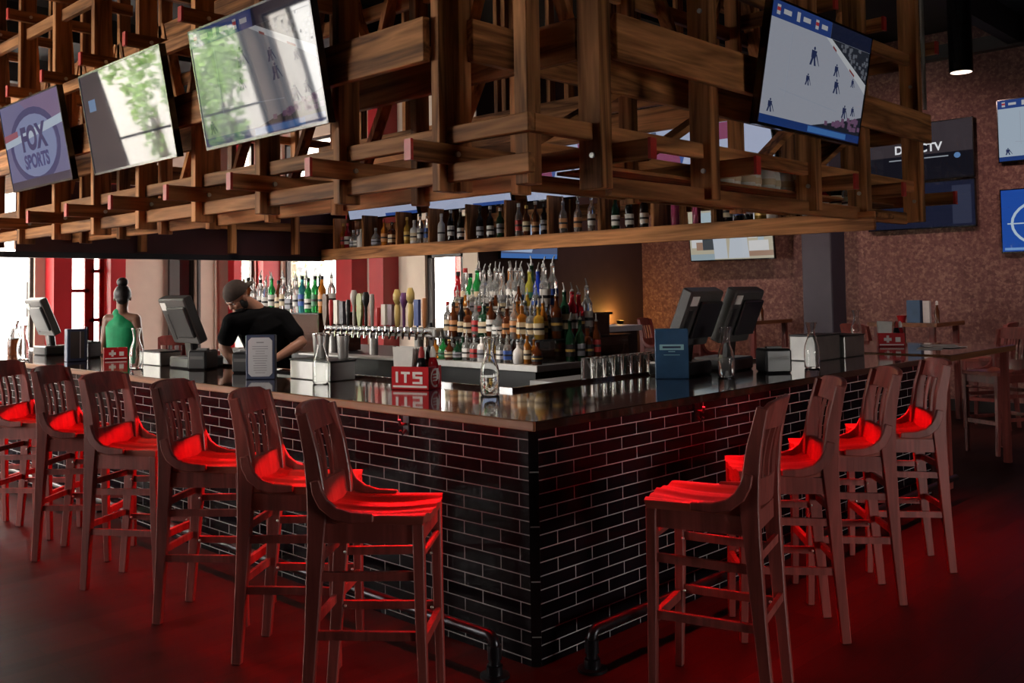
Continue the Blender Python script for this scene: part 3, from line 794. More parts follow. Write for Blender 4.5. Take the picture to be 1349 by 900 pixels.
tv('hanging television showing a sports logo with big dark blue letters', (-.16, 5.375, 2.575), LU, LN, 1.31, .74, T0,
   [((.17, .19, .42), .8, [rect(0, 0, 1, 1)]), ((.28, .2, .42), .7, [[(.35, 1), (1, 1), (1, .6), (.6, .72)]]), ((.02, .04, .2), .9, ring(.5, .46, .42, .44, .05)),
    ((.25, .34, .62), .8, [circ(.5, .46, .36, .36)]), ((.6, .75, .92), .8, [[(.0, .5), (1, .62), (1, .72), (.0, .58)]]), ((.5, .12, .2), .7, [[(0, .58), (.25, .61), (.25, .68), (0, .66)]]),
    ((.03, .03, .09), .8, [rect(0, 0, 1, .09)])],
   [('FOX', .36, .5, .54, (.02, .035, .2), .8, .012), ('SPORTS', .21, .5, .28, (.03, .05, .26), .8, .006)])
tv('hanging television with a dim grey picture and a strong mirrored tree', (-.16, 3.655, 2.565), LU, LN, 1.31, .74, T0,
   [((.05, .05, .08), .6, [rect(0, 0, 1, 1)]), ((.2, .42, .75), .7, [rect(.07, .62, .16, .74)])])
tv('largest hanging television on the left, a washed-out hockey game', (-.16, 1.955, 2.56), LU, LN, 1.31, .74, T0, hockey(ice=(.3, .32, .37), s=.5))
tv('hanging television at the short side showing white hockey ice', (2.37, -.17, 2.575), (1, 0, 0), (0, -1, 0), 1.32, .72, T0, hockey(ice=(.5, .53, .62), s=.7))
snow = [((.5, .62, .85), 1., [rect(0, 0, 1, 1)]), ((.1, .13, .25), 1., [[(.5, 0), (1, 0), (1, .9), (.8, .7), (.75, .45), (.6, .4)], [(.0, .05), (.9, .05), (.9, .12), (0, .14)]]), ((.08, .22, .6), 1., [rect(0, 0, 1, .1)])]
tv('wall television on the dark wall showing pale blue snow', (7.03, YI-.1, 2.1), (1, 0, 0), (0, -1, 0), 1.22, .7, math.radians(3), snow)
kit = [((.62, .56, .42), 1., [rect(0, 0, 1, 1)]), ((.5, .62, .68), 1., [rect(.12, .3, .3, .95), rect(.83, .35, .9, 1)]), ((.85, .85, .85), 1., [rect(.72, .4, .82, 1), rect(.02, .25, .2, .45), rect(.72, .15, .95, .35)]),
       ((.08, .09, .1), 1., [rect(.16, .2, .32, .45), rect(.88, .5, .92, .7), circ(.36, .9, .07, .1), circ(.66, .78, .04, .08, 12)]),
       ((.68, .74, .82), 1., [[(.3, .02), (.46, .02), (.45, .6), (.43, .82), (.33, .82), (.29, .5)], [(.47, .02), (.72, .02), (.7, .5), (.66, .72), (.56, .75), (.5, .4)]]),
       ((.85, .82, .8), 1., [circ(.58, .86, .09, .1)]), ((.45, .28, .2), 1., [rect(.08, .2, .16, .36), rect(.72, .05, 1, .15)]), ((.4, .5, .55), 1., [rect(0, 0, .3, .12)])]
tv('wall television on the brick-red wall showing two white-clad cooks', (XE-.32, 4.76, 2.06), LU, LN, 1.45, .8, math.radians(6), kit, mount=.25)
tv('upper dark wall television with large white letters, right of the column', (XE-.08, 2.02, 3.03), LU, LN, 1.42, .78, 0, [((.07, .055, .065), .8, [rect(.0, .45, 1, 1)]), ((.012, .012, .02), .8, [rect(0, 0, 1, .45), rect(.35, .5, .6, 1)]), ((.15, .3, .6), 1., [circ(.86, .38, .03, .05, 12)]), ((.5, .55, .62), .8, [rect(.22, .375, .34, .395), rect(.36, .375, .52, .395), rect(.54, .375, .78, .395)])],
   [('DIRECTV', .2, .5, .56, (.85, .85, .88), 1.3, .004)])
tv('lower wall television, a dark blue blank screen under the lettered one', (XE-.08, 2.02, 2.39), LU, LN, 1.42, .62, 0, [((.02, .025, .06), .7, [rect(0, 0, 1, 1)]), ((.06, .07, .13), .7, [rect(.8, .05, .97, .9)])])
tv('upper television at the right edge showing pale ice', (XE-.08, .37, 3.17), LU, LN, 1.3, .8, 0, hockey(ice=(.5, .6, .72)))
blu = [((.02, .1, .5), 1., [rect(0, 0, 1, 1)]), ((.6, .75, .9), 1., ring(.42, .45, .34, .4, .025)+[rect(.05, .44, .8, .46), rect(.41, .02, .43, .88)]), ((.25, .45, .8), 1., [rect(.25, .88, .6, .97), rect(.02, .02, .98, .06)])]
tv('lower television at the right edge, bright blue with a white ring', (XE-.08, .37, 2.03), LU, LN, 1.3, .8, 0, blu)
game = [((.5, .56, .76), 1., [rect(0, 0, 1, 1)]), ((.06, .14, .5), .7, [rect(0, .8, .5, 1), rect(.55, .0, 1, .05), [(.0, .3), (.3, .22), (.35, .4), (0, .5)]]), ((.4, .08, .2), .7, [rect(.6, .5, .8, .7), rect(.1, .25, .3, .5)]), ((.1, .12, .2), 1., [rect(.1, .55, .14, .7), rect(.5, .3, .53, .45), rect(.7, .2, .73, .36)])]
fl = ['television on the canopy back above the bottle shelf, nearest the short side', 'television on the canopy back above the bottle shelf, second from the short side', 'television on the canopy back above the bottle shelf, third from the short side', 'television on the canopy back above the bottle shelf, farthest from the short side']
for i, y in enumerate((1.35, 2.78, 4.22, 5.65)):
    tv(fl[i], (SX+.22, y, 2.5), LU, LN, 1.25, .7, math.radians(14), game, group='televisions on the canopy back', mount=.06)
# two screens inside the short side whose blue light shows between the rails
for i, x in enumerate((1.55, 3.1)):
    pass

# ------------------------------------------------------------------ bottles
GL = {'clear': glassy('bottle_clear', (.92, .94, .94), .85), 'green': glassy('bottle_green', (.04, .42, .10), .6), 'dark_green': glassy('bottle_dark_green', (.015, .06, .03), .3),
      'amber': glassy('bottle_amber', (.65, .22, .03), .6), 'brown': glassy('bottle_brown', (.13, .035, .012), .35), 'blue': glassy('bottle_blue', (.03, .08, .75), .55), 'red': glassy('bottle_red', (.5, .02, .03), .5),
      'gold': glassy('bottle_gold', (.85, .5, .08), .65), 'pink': glassy('bottle_pink', (.75, .12, .28), .6), 'black': plain('bottle_black', (.01, .01, .012), .12), 'white': plain('bottle_white', (.7, .68, .66), .3),
      'teal': glassy('bottle_teal', (.05, .3, .35), .55), 'yellow': glassy('bottle_yellow', (.7, .65, .1), .6)}
LB = {'white': M['paper'], 'cream': plain('cream_label', (.62, .5, .33), .6), 'black': plain('black_label', (.015, .013, .015), .5), 'red': plain('red_label', (.45, .03, .03), .5), 'blue': plain('blue_label', (.04, .1, .4), .5),
      'gold': plain('gold_label', (.55, .36, .1), .4, .4), 'green': plain('green_label', (.05, .2, .1), .5), 'grey': plain('grey_label', (.3, .3, .34), .5), 'orange': plain('orange_label', (.55, .25, .1), .5)}
SH = {'round': ([(.034, 0), (.038, .008), (.038, .17), (.033, .192), (.016, .217), (.0135, .265), (.016, .268), (.016, .282)], 0, (.05, .14)),
      'tall': ([(.032, 0), (.035, .008), (.035, .2), (.028, .22), (.0155, .245), (.0135, .29), (.016, .293), (.016, .308)], 0, (.06, .16)),
      'square': ([(.036, 0), (.04, .008), (.04, .15), (.034, .168), (.015, .182), (.0135, .225), (.017, .228), (.017, .243)], .55, (.035, .12)),
      'wine': ([(.034, 0), (.037, .008), (.037, .18), (.031, .203), (.0155, .232), (.0135, .298), (.015, .3), (.015, .31)], 0, (.04, .13)),
      'squat': ([(.044, 0), (.05, .01), (.052, .09), (.042, .125), (.018, .148), (.0145, .18), (.018, .183), (.018, .198)], 0, (.03, .085)),
      'flare': ([(.028, 0), (.031, .008), (.036, .12), (.039, .2), (.03, .222), (.015, .24), (.0135, .285), (.016, .287), (.016, .30)], 0, (.07, .17))}
_bp = {}
def bottle_proto(shape, glass, label, top):
    k = (shape, glass, label, top)
    if k in _bp: return _bp[k]
    prof, sq, (l0, l1) = SH[shape]; h = prof[-1][1]
    b = MB().lathe(prof, 14, sq=sq).build('bottle', GL[glass], None, smooth=True)
    if label:
        def rad(z):
            for (r0, z0), (r1, z1) in zip(prof, prof[1:]):
                if z0 <= z <= z1: return r0+(r1-r0)*(z-z0)/(z1-z0)
            return prof[-1][0]
        mb = MB(); zs = [l0, (l0+l1)/2, l1]
        mb.lathe([(rad(z)+.0012, z) for z in zs], 14, sq=sq)
        mb.build('label', LB[label], b, smooth=True)
        mb = MB().lathe([(rad(z)+.0022, z) for z in (l0+(l1-l0)*.4, l0+(l1-l0)*.6)], 14, sq=sq)
        mb.build('label_band', LB['black' if label != 'black' else 'gold'], b, smooth=True)
    if top == 'spout':
        MB().lathe([(.0135, h-.004), (.0135, h+.012), (.007, h+.016)], 10).tube([(0, 0, h+.012), (0, .003, h+.035), (0, .014, h+.062)], .0045, 8, rs=[.006, .005, .0035]).build('pour_spout', M['steel'], b, smooth=True)
    elif top:
        MB().lathe([(.0165, h-.018), (.017, h-.016), (.017, h+.012), (.015, h+.014)], 10).build('cap', LB[top], b, smooth=True)
    _bp[k] = [b, False]; return _bp[k]
def bottle(shape, glass, label, top, x, y, z, text, group, s=1.):
    p = bottle_proto(shape, glass, label, top)
    o = p[0] if not p[1] else copy_tree(p[0]); p[1] = True
    o.location = (x, y, z); o.rotation_euler = (0, 0, random.uniform(0, 6.28)); o.scale = (s, s, s)
    return tag(o, text, 'bottle', group)
GN = {'clear': 'clear', 'green': 'green', 'dark_green': 'dark green', 'amber': 'amber', 'brown': 'brown', 'blue': 'bright blue', 'red': 'red', 'gold': 'golden', 'pink': 'pink', 'black': 'black', 'white': 'white', 'teal': 'teal', 'yellow': 'yellow'}
SN = {'round': 'round', 'tall': 'tall', 'square': 'square', 'wine': 'long-necked', 'squat': 'squat', 'flare': 'flared'}
def row(items, p0, p1, z, where, start, group, jit=.012, s=1.15):
    n = len(items)
    for i, (sh_, g, l, t) in enumerate(items):
        f = i/(n-1) if n > 1 else 0
        x = p0[0]+(p1[0]-p0[0])*f; y = p0[1]+(p1[1]-p0[1])*f
        lab = '%s %s bottle, %s from %s on %s' % (SN[sh_], GN[g], ORD[i], start, where)
        bottle(sh_, g, l, t, x+random.uniform(-jit, jit), y+random.uniform(-jit*.6, jit*.6), z, lab, group, s*random.uniform(.96, 1.06))

# ------------------------------------------------------------------ centre island
isl = empty('back_bar_island', (2.05, 1.86, 0), 'dark back bar island with steel ledge and stepped bottle tiers', 'back bar')
MB().box((2.13, 1.95, 0), (3.4, 6.6, 1.05)).build('cabinet', M['black_plastic'], isl)
MB().box((2.05, 1.86, 1.05), (3.45, 3.12, 1.10)).build('steel_top', M['steel'], isl, bevel=.004)
MB().box((2.1, 3.121, 1.051), (3.45, 6.6, 1.075)).build('rear_top', M['dark_metal'], isl)
MB().box((2.2, 1.97, 1.10), (3.3, 3.12, 1.265)).build('tier_step', M['counter_y'], isl)
MB().box((2.18, 1.95, 1.265), (3.32, 3.13, 1.28)).build('glass_shelf', M['clear_glass'], isl)
MB().box((2.36, 2.09, 1.28), (3.2, 3.12, 1.445)).build('tier_step', M['counter_y'], isl)
MB().box((2.34, 2.07, 1.445), (3.22, 3.13, 1.46)).build('glass_shelf', M['clear_glass'], isl)
MB().box((2.25, 4.92, 1.08), (2.75, 6.5, 1.45)).build('bottle_plinth', M['counter_y'], isl)
MB().box((2.23, 4.9, 1.45), (2.77, 6.52, 1.462)).build('plinth_top', M['dark_metal'], isl)
# speed rail and shelves facing the bartender
for z, x in ((.78, 1.93), (.93, 1.98)):
    MB().box((x, 2.0, z-.1), (2.13, 4.9, z-.085)).box((x, 2.0, z-.1), (x+.012, 4.9, z)).box((x, 2., z-.1), (2.13, 2.012, z)).build('speed_rail', M['steel'], isl)
for y in (3.2, 4.0, 4.8): MB().box((2.118, y, .1), (2.13, y+.72, .85)).build('cabinet_door', M['dark_metal'], isl)
# tap tower
tt = empty('tap_tower', (2.2, 3.2, 1.075), 'long steel beer tap tower with a row of coloured tap handles', 'beer tap')
MB().box((2.17, 3.12, 1.27), (2.29, 4.7, 1.35)).build('beam', M['steel'], tt, bevel=.01)
for y in (3.4, 4.03, 4.66): MB().tube([(2.23, y, 1.075), (2.23, y, 1.28)], .04, 14).build('column', M['steel'], tt, smooth=True)
MB().box((1.98, 3.2, 1.08), (2.17, 4.86, 1.095)).build('drip_tray', M['steel'], tt)
hk = [('paddle', 'brown', .3), ('tall', 'red', .24), ('square', 'white', .24), ('square', 'slate', .23), ('tall', 'black', .24), ('round', 'silver', .33), ('paddle', 'olive', .30), ('round', 'black', .31), ('tall', 'silver', .29),
      ('tall', 'red', .17), ('square', 'white', .2), ('square', 'mauve', .2), ('bulb', 'gold', .33), ('round', 'purple', .3), ('bulb', 'gold', .34), ('square', 'blue', .24), ('tall', 'orange', .25)]
HC = {'brown': (.08, .04, .02), 'red': (.4, .03, .03), 'white': (.6, .55, .48), 'slate': (.06, .06, .075), 'black': (.015, .015, .015), 'silver': (.4, .36, .33), 'olive': (.28, .3, .12), 'mauve': (.16, .1, .13), 'gold': (.5, .36, .12), 'purple': (.12, .04, .14), 'blue': (.05, .08, .25), 'orange': (.4, .16, .06)}
HM = {k: plain('tap_handle_'+k, v, .35) for k, v in HC.items()}
nh = len(hk)
for i, (kind, col, h) in enumerate(hk):
    y = 4.62-i*(1.42/(nh-1)); x = 2.12; z = 1.31
    fc = MB().tube([(2.17, y, z), (x, y, z), (x-.012, y, z-.01), (x-.02, y, z-.06)], .013, 8, rs=[.016, .015, .013, .01]).tube([(x, y, z), (x, y, z+.045)], .009, 8).build('faucet', M['chrome'], tt, smooth=True)
    z += .04; mb = MB()
    if kind == 'tall': mb.lathe([(.009, 0), (.016, .02), (.024, h*.8), (.02, h), (.008, h+.004)], 10, (x, y, z))
    elif kind == 'square': mb.box((x-.016, y-.028, z+.02), (x+.016, y+.028, z+h)).lathe([(.008, 0), (.012, .02)], 8, (x, y, z))
    elif kind == 'paddle': mb.prism([(-.012, 0), (.012, 0), (.034, h*.35), (.036, h*.9), (.02, h), (-.02, h), (-.036, h*.9), (-.034, h*.35)], .026, Matrix(((0, 0, 1, x-.013), (1, 0, 0, y), (0, 1, 0, z), (0, 0, 0, 1))))
    elif kind == 'round': mb.lathe([(.009, 0), (.014, .03), (.013, h*.55), (.02, h*.62), (.033, h*.75), (.034, h*.88), (.02, h)], 12, (x, y, z))
    else: mb.lathe([(.01, 0), (.022, .02), (.028, h*.35), (.024, h*.55), (.018, h*.6), (.036, h*.72), (.036, h*.86), (.02, h)], 12, (x, y, z))
    mb.build('tap_handle', HM[col], fc, smooth=kind not in ('square', 'paddle'))

# bottles on the tiers ("from the corner" = the island corner nearest the camera)
S = 'spout'
tierC = [('flare', 'clear', 'white', S), ('tall', 'blue', 'blue', S), ('tall', 'yellow', 'green', S), ('round', 'clear', 'blue', S), ('tall', 'clear', 'white', S), ('flare', 'clear', 'white', S), ('round', 'clear', 'grey', S), ('tall', 'clear', 'white', S), ('flare', 'clear', 'white', S), ('tall', 'clear', None, S), ('tall', 'green', 'cream', S), ('round', 'green', 'white', 'black'), ('tall', 'clear', 'cream', 'red'), ('wine', 'red', 'black', 'black')]
row(tierC, (2.46, 2.14), (2.46, 3.14), 1.46, 'the top tier', 'the island corner', 'bottles on the top island tier', s=1.15)
tierC2 = [('tall', 'clear', 'blue', S), ('tall', 'clear', 'white', S), ('wine', 'dark_green', 'cream', S), ('tall', 'clear', 'grey', S), ('round', 'amber', 'cream', S), ('tall', 'clear', 'white', S), ('flare', 'clear', 'white', S), ('tall', 'clear', 'blue', S)]
row(tierC2, (2.6, 2.17), (2.6, 3.02), 1.46, 'the top tier, back row', 'the island corner', 'bottles in the back row of the top island tier', s=1.22)
tierB = [('square', 'gold', 'cream', S), ('square', 'clear', 'cream', S), ('square', 'amber', 'cream', S), ('round', 'clear', 'orange', S), ('square', 'brown', 'orange', S), ('squat', 'clear', 'white', S), ('round', 'brown', 'white', S), ('square', 'dark_green', 'cream', S), ('round', 'clear', 'red', S), ('square', 'brown', 'cream', S), ('wine', 'black', 'cream', 'black'), ('round', 'brown', 'orange', 'black'), ('round', 'clear', 'cream', 'red')]
row(tierB, (2.27, 2.03), (2.27, 3.08), 1.28, 'the middle tier', 'the island corner', 'bottles on the middle island tier', s=1.)
tierA = [('squat', 'brown', 'black', 'black'), ('round', 'amber', 'cream', S), ('squat', 'white', None, 'black'), ('square', 'clear', 'blue', S), ('square', 'clear', 'white', S), ('square', 'gold', 'gold', S), ('square', 'white', 'grey', 'black'), ('square', 'clear', 'red', 'red'), ('square', 'clear', 'white', S), ('squat', 'dark_green', 'grey', 'black'), ('squat', 'brown', 'cream', 'gold'), ('squat', 'green', 'green', 'black'), ('squat', 'amber', 'orange', 'black')]
row(tierA, (2.125, 1.93), (2.125, 3.08), 1.10, 'the steel ledge', 'the island corner', 'bottles on the steel ledge of the island', s=.78)
tierR = [('round', 'brown', 'black', S), ('tall', 'dark_green', 'cream', S), ('tall', 'red', 'white', S), ('round', 'red', 'black', S), ('tall', 'clear', 'white', S)]
tierB2 = [('round', 'amber', 'gold', S), ('square', 'clear', 'white', S), ('round', 'clear', 'grey', S), ('tall', 'amber', 'cream', S), ('round', 'clear', 'white', S), ('square', 'brown', 'orange', S), ('round', 'clear', 'red', S), ('round', 'dark_green', 'white', S), ('square', 'clear', 'cream', S), ('tall', 'amber', 'orange', S), ('round', 'brown', 'cream', S), ('round', 'clear', 'white', S)]
row(tierB2, (2.335, 2.05), (2.335, 3.08), 1.28, 'the middle tier, back row', 'the island corner', 'bottles in the back row of the middle island tier', jit=.006, s=.95)
tierC3 = [('round', 'clear', 'blue', S), ('squat', 'gold', 'cream', S), ('round', 'brown', 'orange', S), ('squat', 'clear', 'white', S), ('square', 'clear', 'cream', S), ('squat', 'brown', 'white', S), ('square', 'clear', 'black', S), ('squat', 'clear', 'red', S), ('square', 'clear', 'grey', S), ('squat', 'amber', 'cream', S), ('square', 'clear', 'orange', S)]
row(tierC3, (2.375, 2.16), (2.375, 3.06), 1.46, 'the top tier, front row', 'the island corner', 'bottles in the front row of the top island tier', jit=.008, s=.8)
tierA2 = [('square', 'amber', 'cream', S), ('square', 'clear', 'cream', S), ('square', 'brown', 'white', S), ('round', 'clear', 'grey', S), ('square', 'gold', 'black', S), ('square', 'clear', 'white', S), ('square', 'dark_green', 'cream', S), ('square', 'clear', 'grey', S), ('square', 'clear', 'orange', S)]
row(tierA2, (2.175, 2.0), (2.175, 3.05), 1.10, 'the steel ledge, back row', 'the island corner', 'bottles in the back row of the steel ledge', jit=.004, s=.72)
row(tierR, (2.42, 1.99), (2.8, 1.99), 1.28, 'the middle tier, short side', 'the island corner', 'bottles on the short side of the island', s=1.2)
tierR2 = [('wine', 'dark_green', 'black', S), ('wine', 'dark_green', 'grey', S), ('square', 'brown', 'black', 'black'), ('tall', 'brown', 'red', S)]
row(tierR2, (2.5, 1.91), (2.82, 1.91), 1.10, 'the steel ledge, short side', 'the island corner', 'bottles on the short steel ledge', s=1.)
left1 = [('tall', 'amber', 'orange', 'black'), ('tall', 'green', 'green', 'black'), ('wine', 'green', 'white', 'black'), ('tall', 'teal', 'blue', 'black'), ('tall', 'clear', 'white', S), ('square', 'clear', 'grey', S), ('tall', 'clear', 'cream', S), ('round', 'brown', 'cream', 'black'), ('tall', 'green', 'white', S), ('round', 'clear', 'white', S), ('tall', 'clear', 'white', 'black'), ('round', 'clear', 'grey', S), ('tall', 'brown', 'black', 'black'), ('tall', 'clear', 'blue', S)]
row(left1, (2.33, 4.98), (2.33, 6.45), 1.462, 'the plinth', 'the taps', 'bottles on the plinth behind the bartender', s=1.12)
left2 = [('tall', 'clear', 'white', S), ('wine', 'dark_green', 'cream', S), ('tall', 'clear', 'white', S), ('round', 'clear', None, S), ('tall', 'brown', 'red', S), ('tall', 'clear', 'blue', S), ('tall', 'clear', 'white', S)]
row(left2, (2.5, 5.05), (2.5, 6.4), 1.462, 'the plinth, back row', 'the taps', 'bottles in the back row of the plinth', s=1.2)
# shelf in the canopy
kinds = {0: [('round', 'amber', 'red', 'gold'), ('round', 'red', 'white', 'red'), ('squat', 'clear', 'grey', 'white'), ('squat', 'clear', 'white', 'white'), ('squat', 'white', None, 'white')],
         1: [('squat', 'clear', 'grey', 'white'), ('round', 'orange' if False else 'amber', 'orange', 'red'), ('square', 'brown', 'cream', 'black')],
         2: [('round', 'gold', 'gold', 'gold'), ('square', 'white', 'cream', 'white'), ('tall', 'clear', 'white', 'black'), ('tall', 'clear', 'blue', 'white')],
         3: [('round', 'white', 'white', 'white'), ('tall', 'black', 'white', 'white'), ('wine', 'black', 'white', 'white')],
         4: [('wine', 'black', 'grey', 'black'), ('wine', 'black', 'white', 'white'), ('round', 'dark_green', 'grey', 'white')],
         5: [('tall', 'clear', 'red', 'white'), ('round', 'brown', 'cream', 'gold'), ('wine', 'brown', 'orange', 'white'), ('round', 'black', 'grey', 'black')],
         6: [('round', 'clear', 'orange', S), ('round', 'clear', 'orange', S), ('tall', 'clear', 'white', S)],
         7: [('wine', 'dark_green', 'white', 'white'), ('wine', 'black', 'white', 'white'), ('wine', 'black', 'white', 'white')],
         8: [('tall', 'pink', None, 'red'), ('tall', 'pink', None, 'red')],
         9: [('wine', 'black', 'cream', 'black'), ('round', 'black', 'blue', 'black'), ('round', 'black', 'grey', 'black'), ('square', 'gold', 'gold', 'black'), ('square', 'white', 'cream', 'black')]}
comp = ['farthest', 'second', 'third', 'fourth', 'fifth', 'sixth', 'seventh', 'eighth', 'ninth', 'tenth']
def shelf_fill(items, ya, yb, where, group):
    n = len(items)
    for i, (sh_, g, l, t) in enumerate(items):
        y = ya+(yb-ya)*(i+.7)/(n+.4)
        bottle(sh_, g, l, t, SX+.06+random.uniform(0, .03), y, SZ, '%s %s bottle, %s in the %s' % (SN[sh_], GN[g], ORD[i], where), group, 1.0)
for k in range(10):
    shelf_fill(kinds[k], SD[k]-.03, SD[k+1]+.03, '%s canopy shelf compartment from the far end' % (ORD[k] if k else 'first'), 'bottles on the canopy shelf')
shelf_fill([('round', 'brown', 'red', 'black'), ('square', 'white', 'red', 'red'), ('square', 'red', 'white', 'red'), ('round', 'black', 'cream', 'black'), ('square', 'clear', 'white', 'black'), ('round', 'brown', 'cream', 'black')], .6, -.08, 'open end of the canopy shelf', 'bottles on the canopy shelf')
# cream rolls on the ledge between the rails of the short side
MB().box((.7, .12, 2.262), (4.3, .45, 2.28)).build('ledge', tx, cp)
rl = None
for i in range(9):
    x = 1.98+i*.125
    if rl is None:
        rl = MB().lathe([(.03, 0), (.052, .01), (.055, .07), (.05, .12), (.035, .14), (.018, .145)], 12).build('roll', M['paper'], None, smooth=True)
        MB().lathe([(.0565, .03), (.0575, .05), (.0565, .07)], 12).build('wrap', LB['cream'], rl, smooth=True); o = rl
    else: o = copy_tree(rl)
    o.location = (x, .2+.03*(i % 2), 2.28)
    tag(o, 'cream paper roll, %s from the corner on the canopy ledge under the hockey screen' % ORD[i], 'roll', 'cream rolls on the canopy ledge')

# ------------------------------------------------------------------ things on the counter
def yawed(name, x, y, z, deg, label, cat, group=None):
    t = empty(name, (0, 0, 0), label, cat, group)
    t.location = (x, y, z); t.rotation_euler = (0, 0, math.radians(deg))
    return t
# glass carafes
def carafe():
    t = empty('carafe', (0, 0, 0))
    o = [(.044, 0), (.05, .008), (.051, .11), (.046, .145), (.03, .19), (.0245, .22), (.026, .25), (.033, .28), (.036, .292)]
    i = [(.033, .292), (.030, .28), (.023, .25), (.0215, .22), (.027, .19), (.043, .145), (.048, .11), (.047, .012), (.02, .01)]
    MB().lathe(o+i, 20).build('glass_body', M['clear_glass'], t, smooth=True)
    MB().lathe([(.037, .288), (.038, .292), (.037, .296), (.033, .296), (.033, .288)], 20).build('rim', M['clear_glass'], t, smooth=True)
    return t
cf = None
for x, y, lab in [(.60, .88, 'clear glass carafe standing alone near the bar corner'), (.44, 2.26, 'clear glass carafe beside the steel bar box, by the bartender'), (.28, 4.57, 'clear glass carafe in front of the woman in green'),
                  (2.24, .39, 'clear glass carafe beside the blue menu box'), (3.15, .26, 'clear glass carafe in front of the steel boxes on the short side'), (6.3, 1.36, 'clear glass carafe on the high table behind the red caddy'), (.12, 6.6, 'small clear glass carafe beside the dark jug at the far left')]:
    o = cf if cf and False else (carafe() if cf is None else copy_tree(cf)); cf = cf or o
    o.location = (x, y, ZCT); o.scale = (1.05, 1.05, 1.08)
    tag(o, lab, 'carafe', 'glass carafes on the counter')
jg = yawed('jug', .31, 7.4, ZCT, 0, 'dark-filled glass jug with a pale collar at the far left of the counter', 'jug')
MB().lathe([(.06, 0), (.066, .01), (.066, .13), (.06, .16)], 18).build('dark_fill', GL['brown'], jg, smooth=True)
MB().lathe([(.061, .16), (.052, .2), (.03, .26), (.032, .3), (.05, .35), (.046, .35), (.028, .3), (.024, .26)], 18).build('neck', GL['clear'], jg, smooth=True)
# menu holders
def menu(x, y, deg, label, W, H, D, body, face):
    t = yawed('menu_holder', x, y, ZCT, deg, label, 'menu holder')
    MB().box((-W/2, -D/2, 0), (W/2, D/2, H)).build('body', body, t, bevel=.005)
    face(t, W, H, -D/2)
    return t
def oct_face(t, W, H, y):
    c = .022; a, b = W/2-.018, .02
    P = [(-a+c, b), (a-c, b), (a, b+c), (a, H-.018-c), (a-c, H-.018), (-a+c, H-.018), (-a, H-.018-c), (-a, b+c)]
    MB().prism(P, .002, Matrix(((1, 0, 0, 0), (0, 0, -1, y), (0, 1, 0, 0), (0, 0, 0, 1)))).build('menu_sheet', M['grey_paper'], t)
    mb = MB(); rd = random.Random(2)
    mb.box((-.025, y-.003, H-.055), (.025, y-.0021, H-.047))
    for k in range(12):
        w = rd.uniform(.03, .055); z = H-.08-k*.016
        mb.box((-w, y-.003, z), (w, y-.0021, z+.004))
    mb.build('print', M['ink'], t)
def bar_face(t, W, H, y):
    MB().box((-W*.36, y-.002, H*.58), (W*.36, y, H*.69)).build('title_panel', M['pale_blue'], t)
    mb = MB().box((-W*.27, y-.003, H*.615), (W*.27, y-.0019, H*.655)); mb.build('title_bar', M['navy'], t)
    MB().box((-W*.1, y-.002, H*.54), (W*.1, y, H*.555)).box((-W*.24, y-.002, H*.475), (W*.24, y, H*.485)).build('print', M['pale_blue'], t)
def plain_face(t, W, H, y):
    MB().box((-W*.34, y-.003, H*.1), (W*.34, y, H*.92)).build('menu_sheet', M['grey_plastic'], t)
    MB().box((W*.12, y-.004, H*.1), (W*.16, y-.002, H*.92)).build('highlight_strip', M['grey_paper'], t)
menu(.36, 2.84, -48, 'navy menu holder with a white eight-sided sheet, before the bartender', .2, .3, .05, M['navy'], oct_face)
menu(1.97, .62, -54, 'tall blue menu box with a pale title panel, near the bar corner', .21, .315, .09, M['blue_card'], bar_face)
menu(.32, 5.88, -8, 'small navy menu holder left of the woman in green', .17, .29, .1, M['navy'], plain_face)
# condiment caddies
def caddy(x, y, deg, label, s=1., words=False):
    t = yawed('condiment_caddy', x, y, ZCT, deg, label, 'caddy', 'red condiment caddies'); t.scale = (s, s, s)
    a, b, h = .105, .07, .115
    MB().box((-a, -b, 0), (a, b, .008)).box((-a, -b, 0), (a, -b+.006, h)).box((-a, b-.006, 0), (a, b, h)).box((-a, -b, 0), (-a+.006, b, h)).box((a-.006, -b, 0), (a, b, h)).box((.02, -b, 0), (.026, b, h)).build('tray', M['red_plastic'], t, bevel=.002)
    mb = MB()
    for r_ in [(-.06, .05, .0, .075), (-.04, .035, -.02, .095), (.03, .04, .07, .08)] if not words else [(-.08, .035, -.066, .09), (-.05, .078, .0, .09), (-.032, .035, -.018, .078), (.015, .078, .07, .09), (.015, .056, .03, .078), (.015, .056, .07, .067), (.055, .04, .07, .056), (.015, .03, .07, .041)]:
        mb.box((r_[0], -b-.002, r_[1]), (r_[2], -b, r_[3]))
    mb.box((-.095, -b-.002, .012), (.095, -b, .022)); mb.build('side_print', M['white_plastic'], t)
    mb = MB()
    for p in ring(0, .057, .048, .048, .006, 20): mb.prism(p, .002, Matrix(((0, 0, 1, a), (1, 0, 0, 0), (0, 1, 0, 0), (0, 0, 0, 1))))
    for z in (.045, .06, .075): mb.box((a, -.028, z-.004), (a+.002, .028, z+.003))
    mb.build('round_emblem', M['white_plastic'], t)
    return t
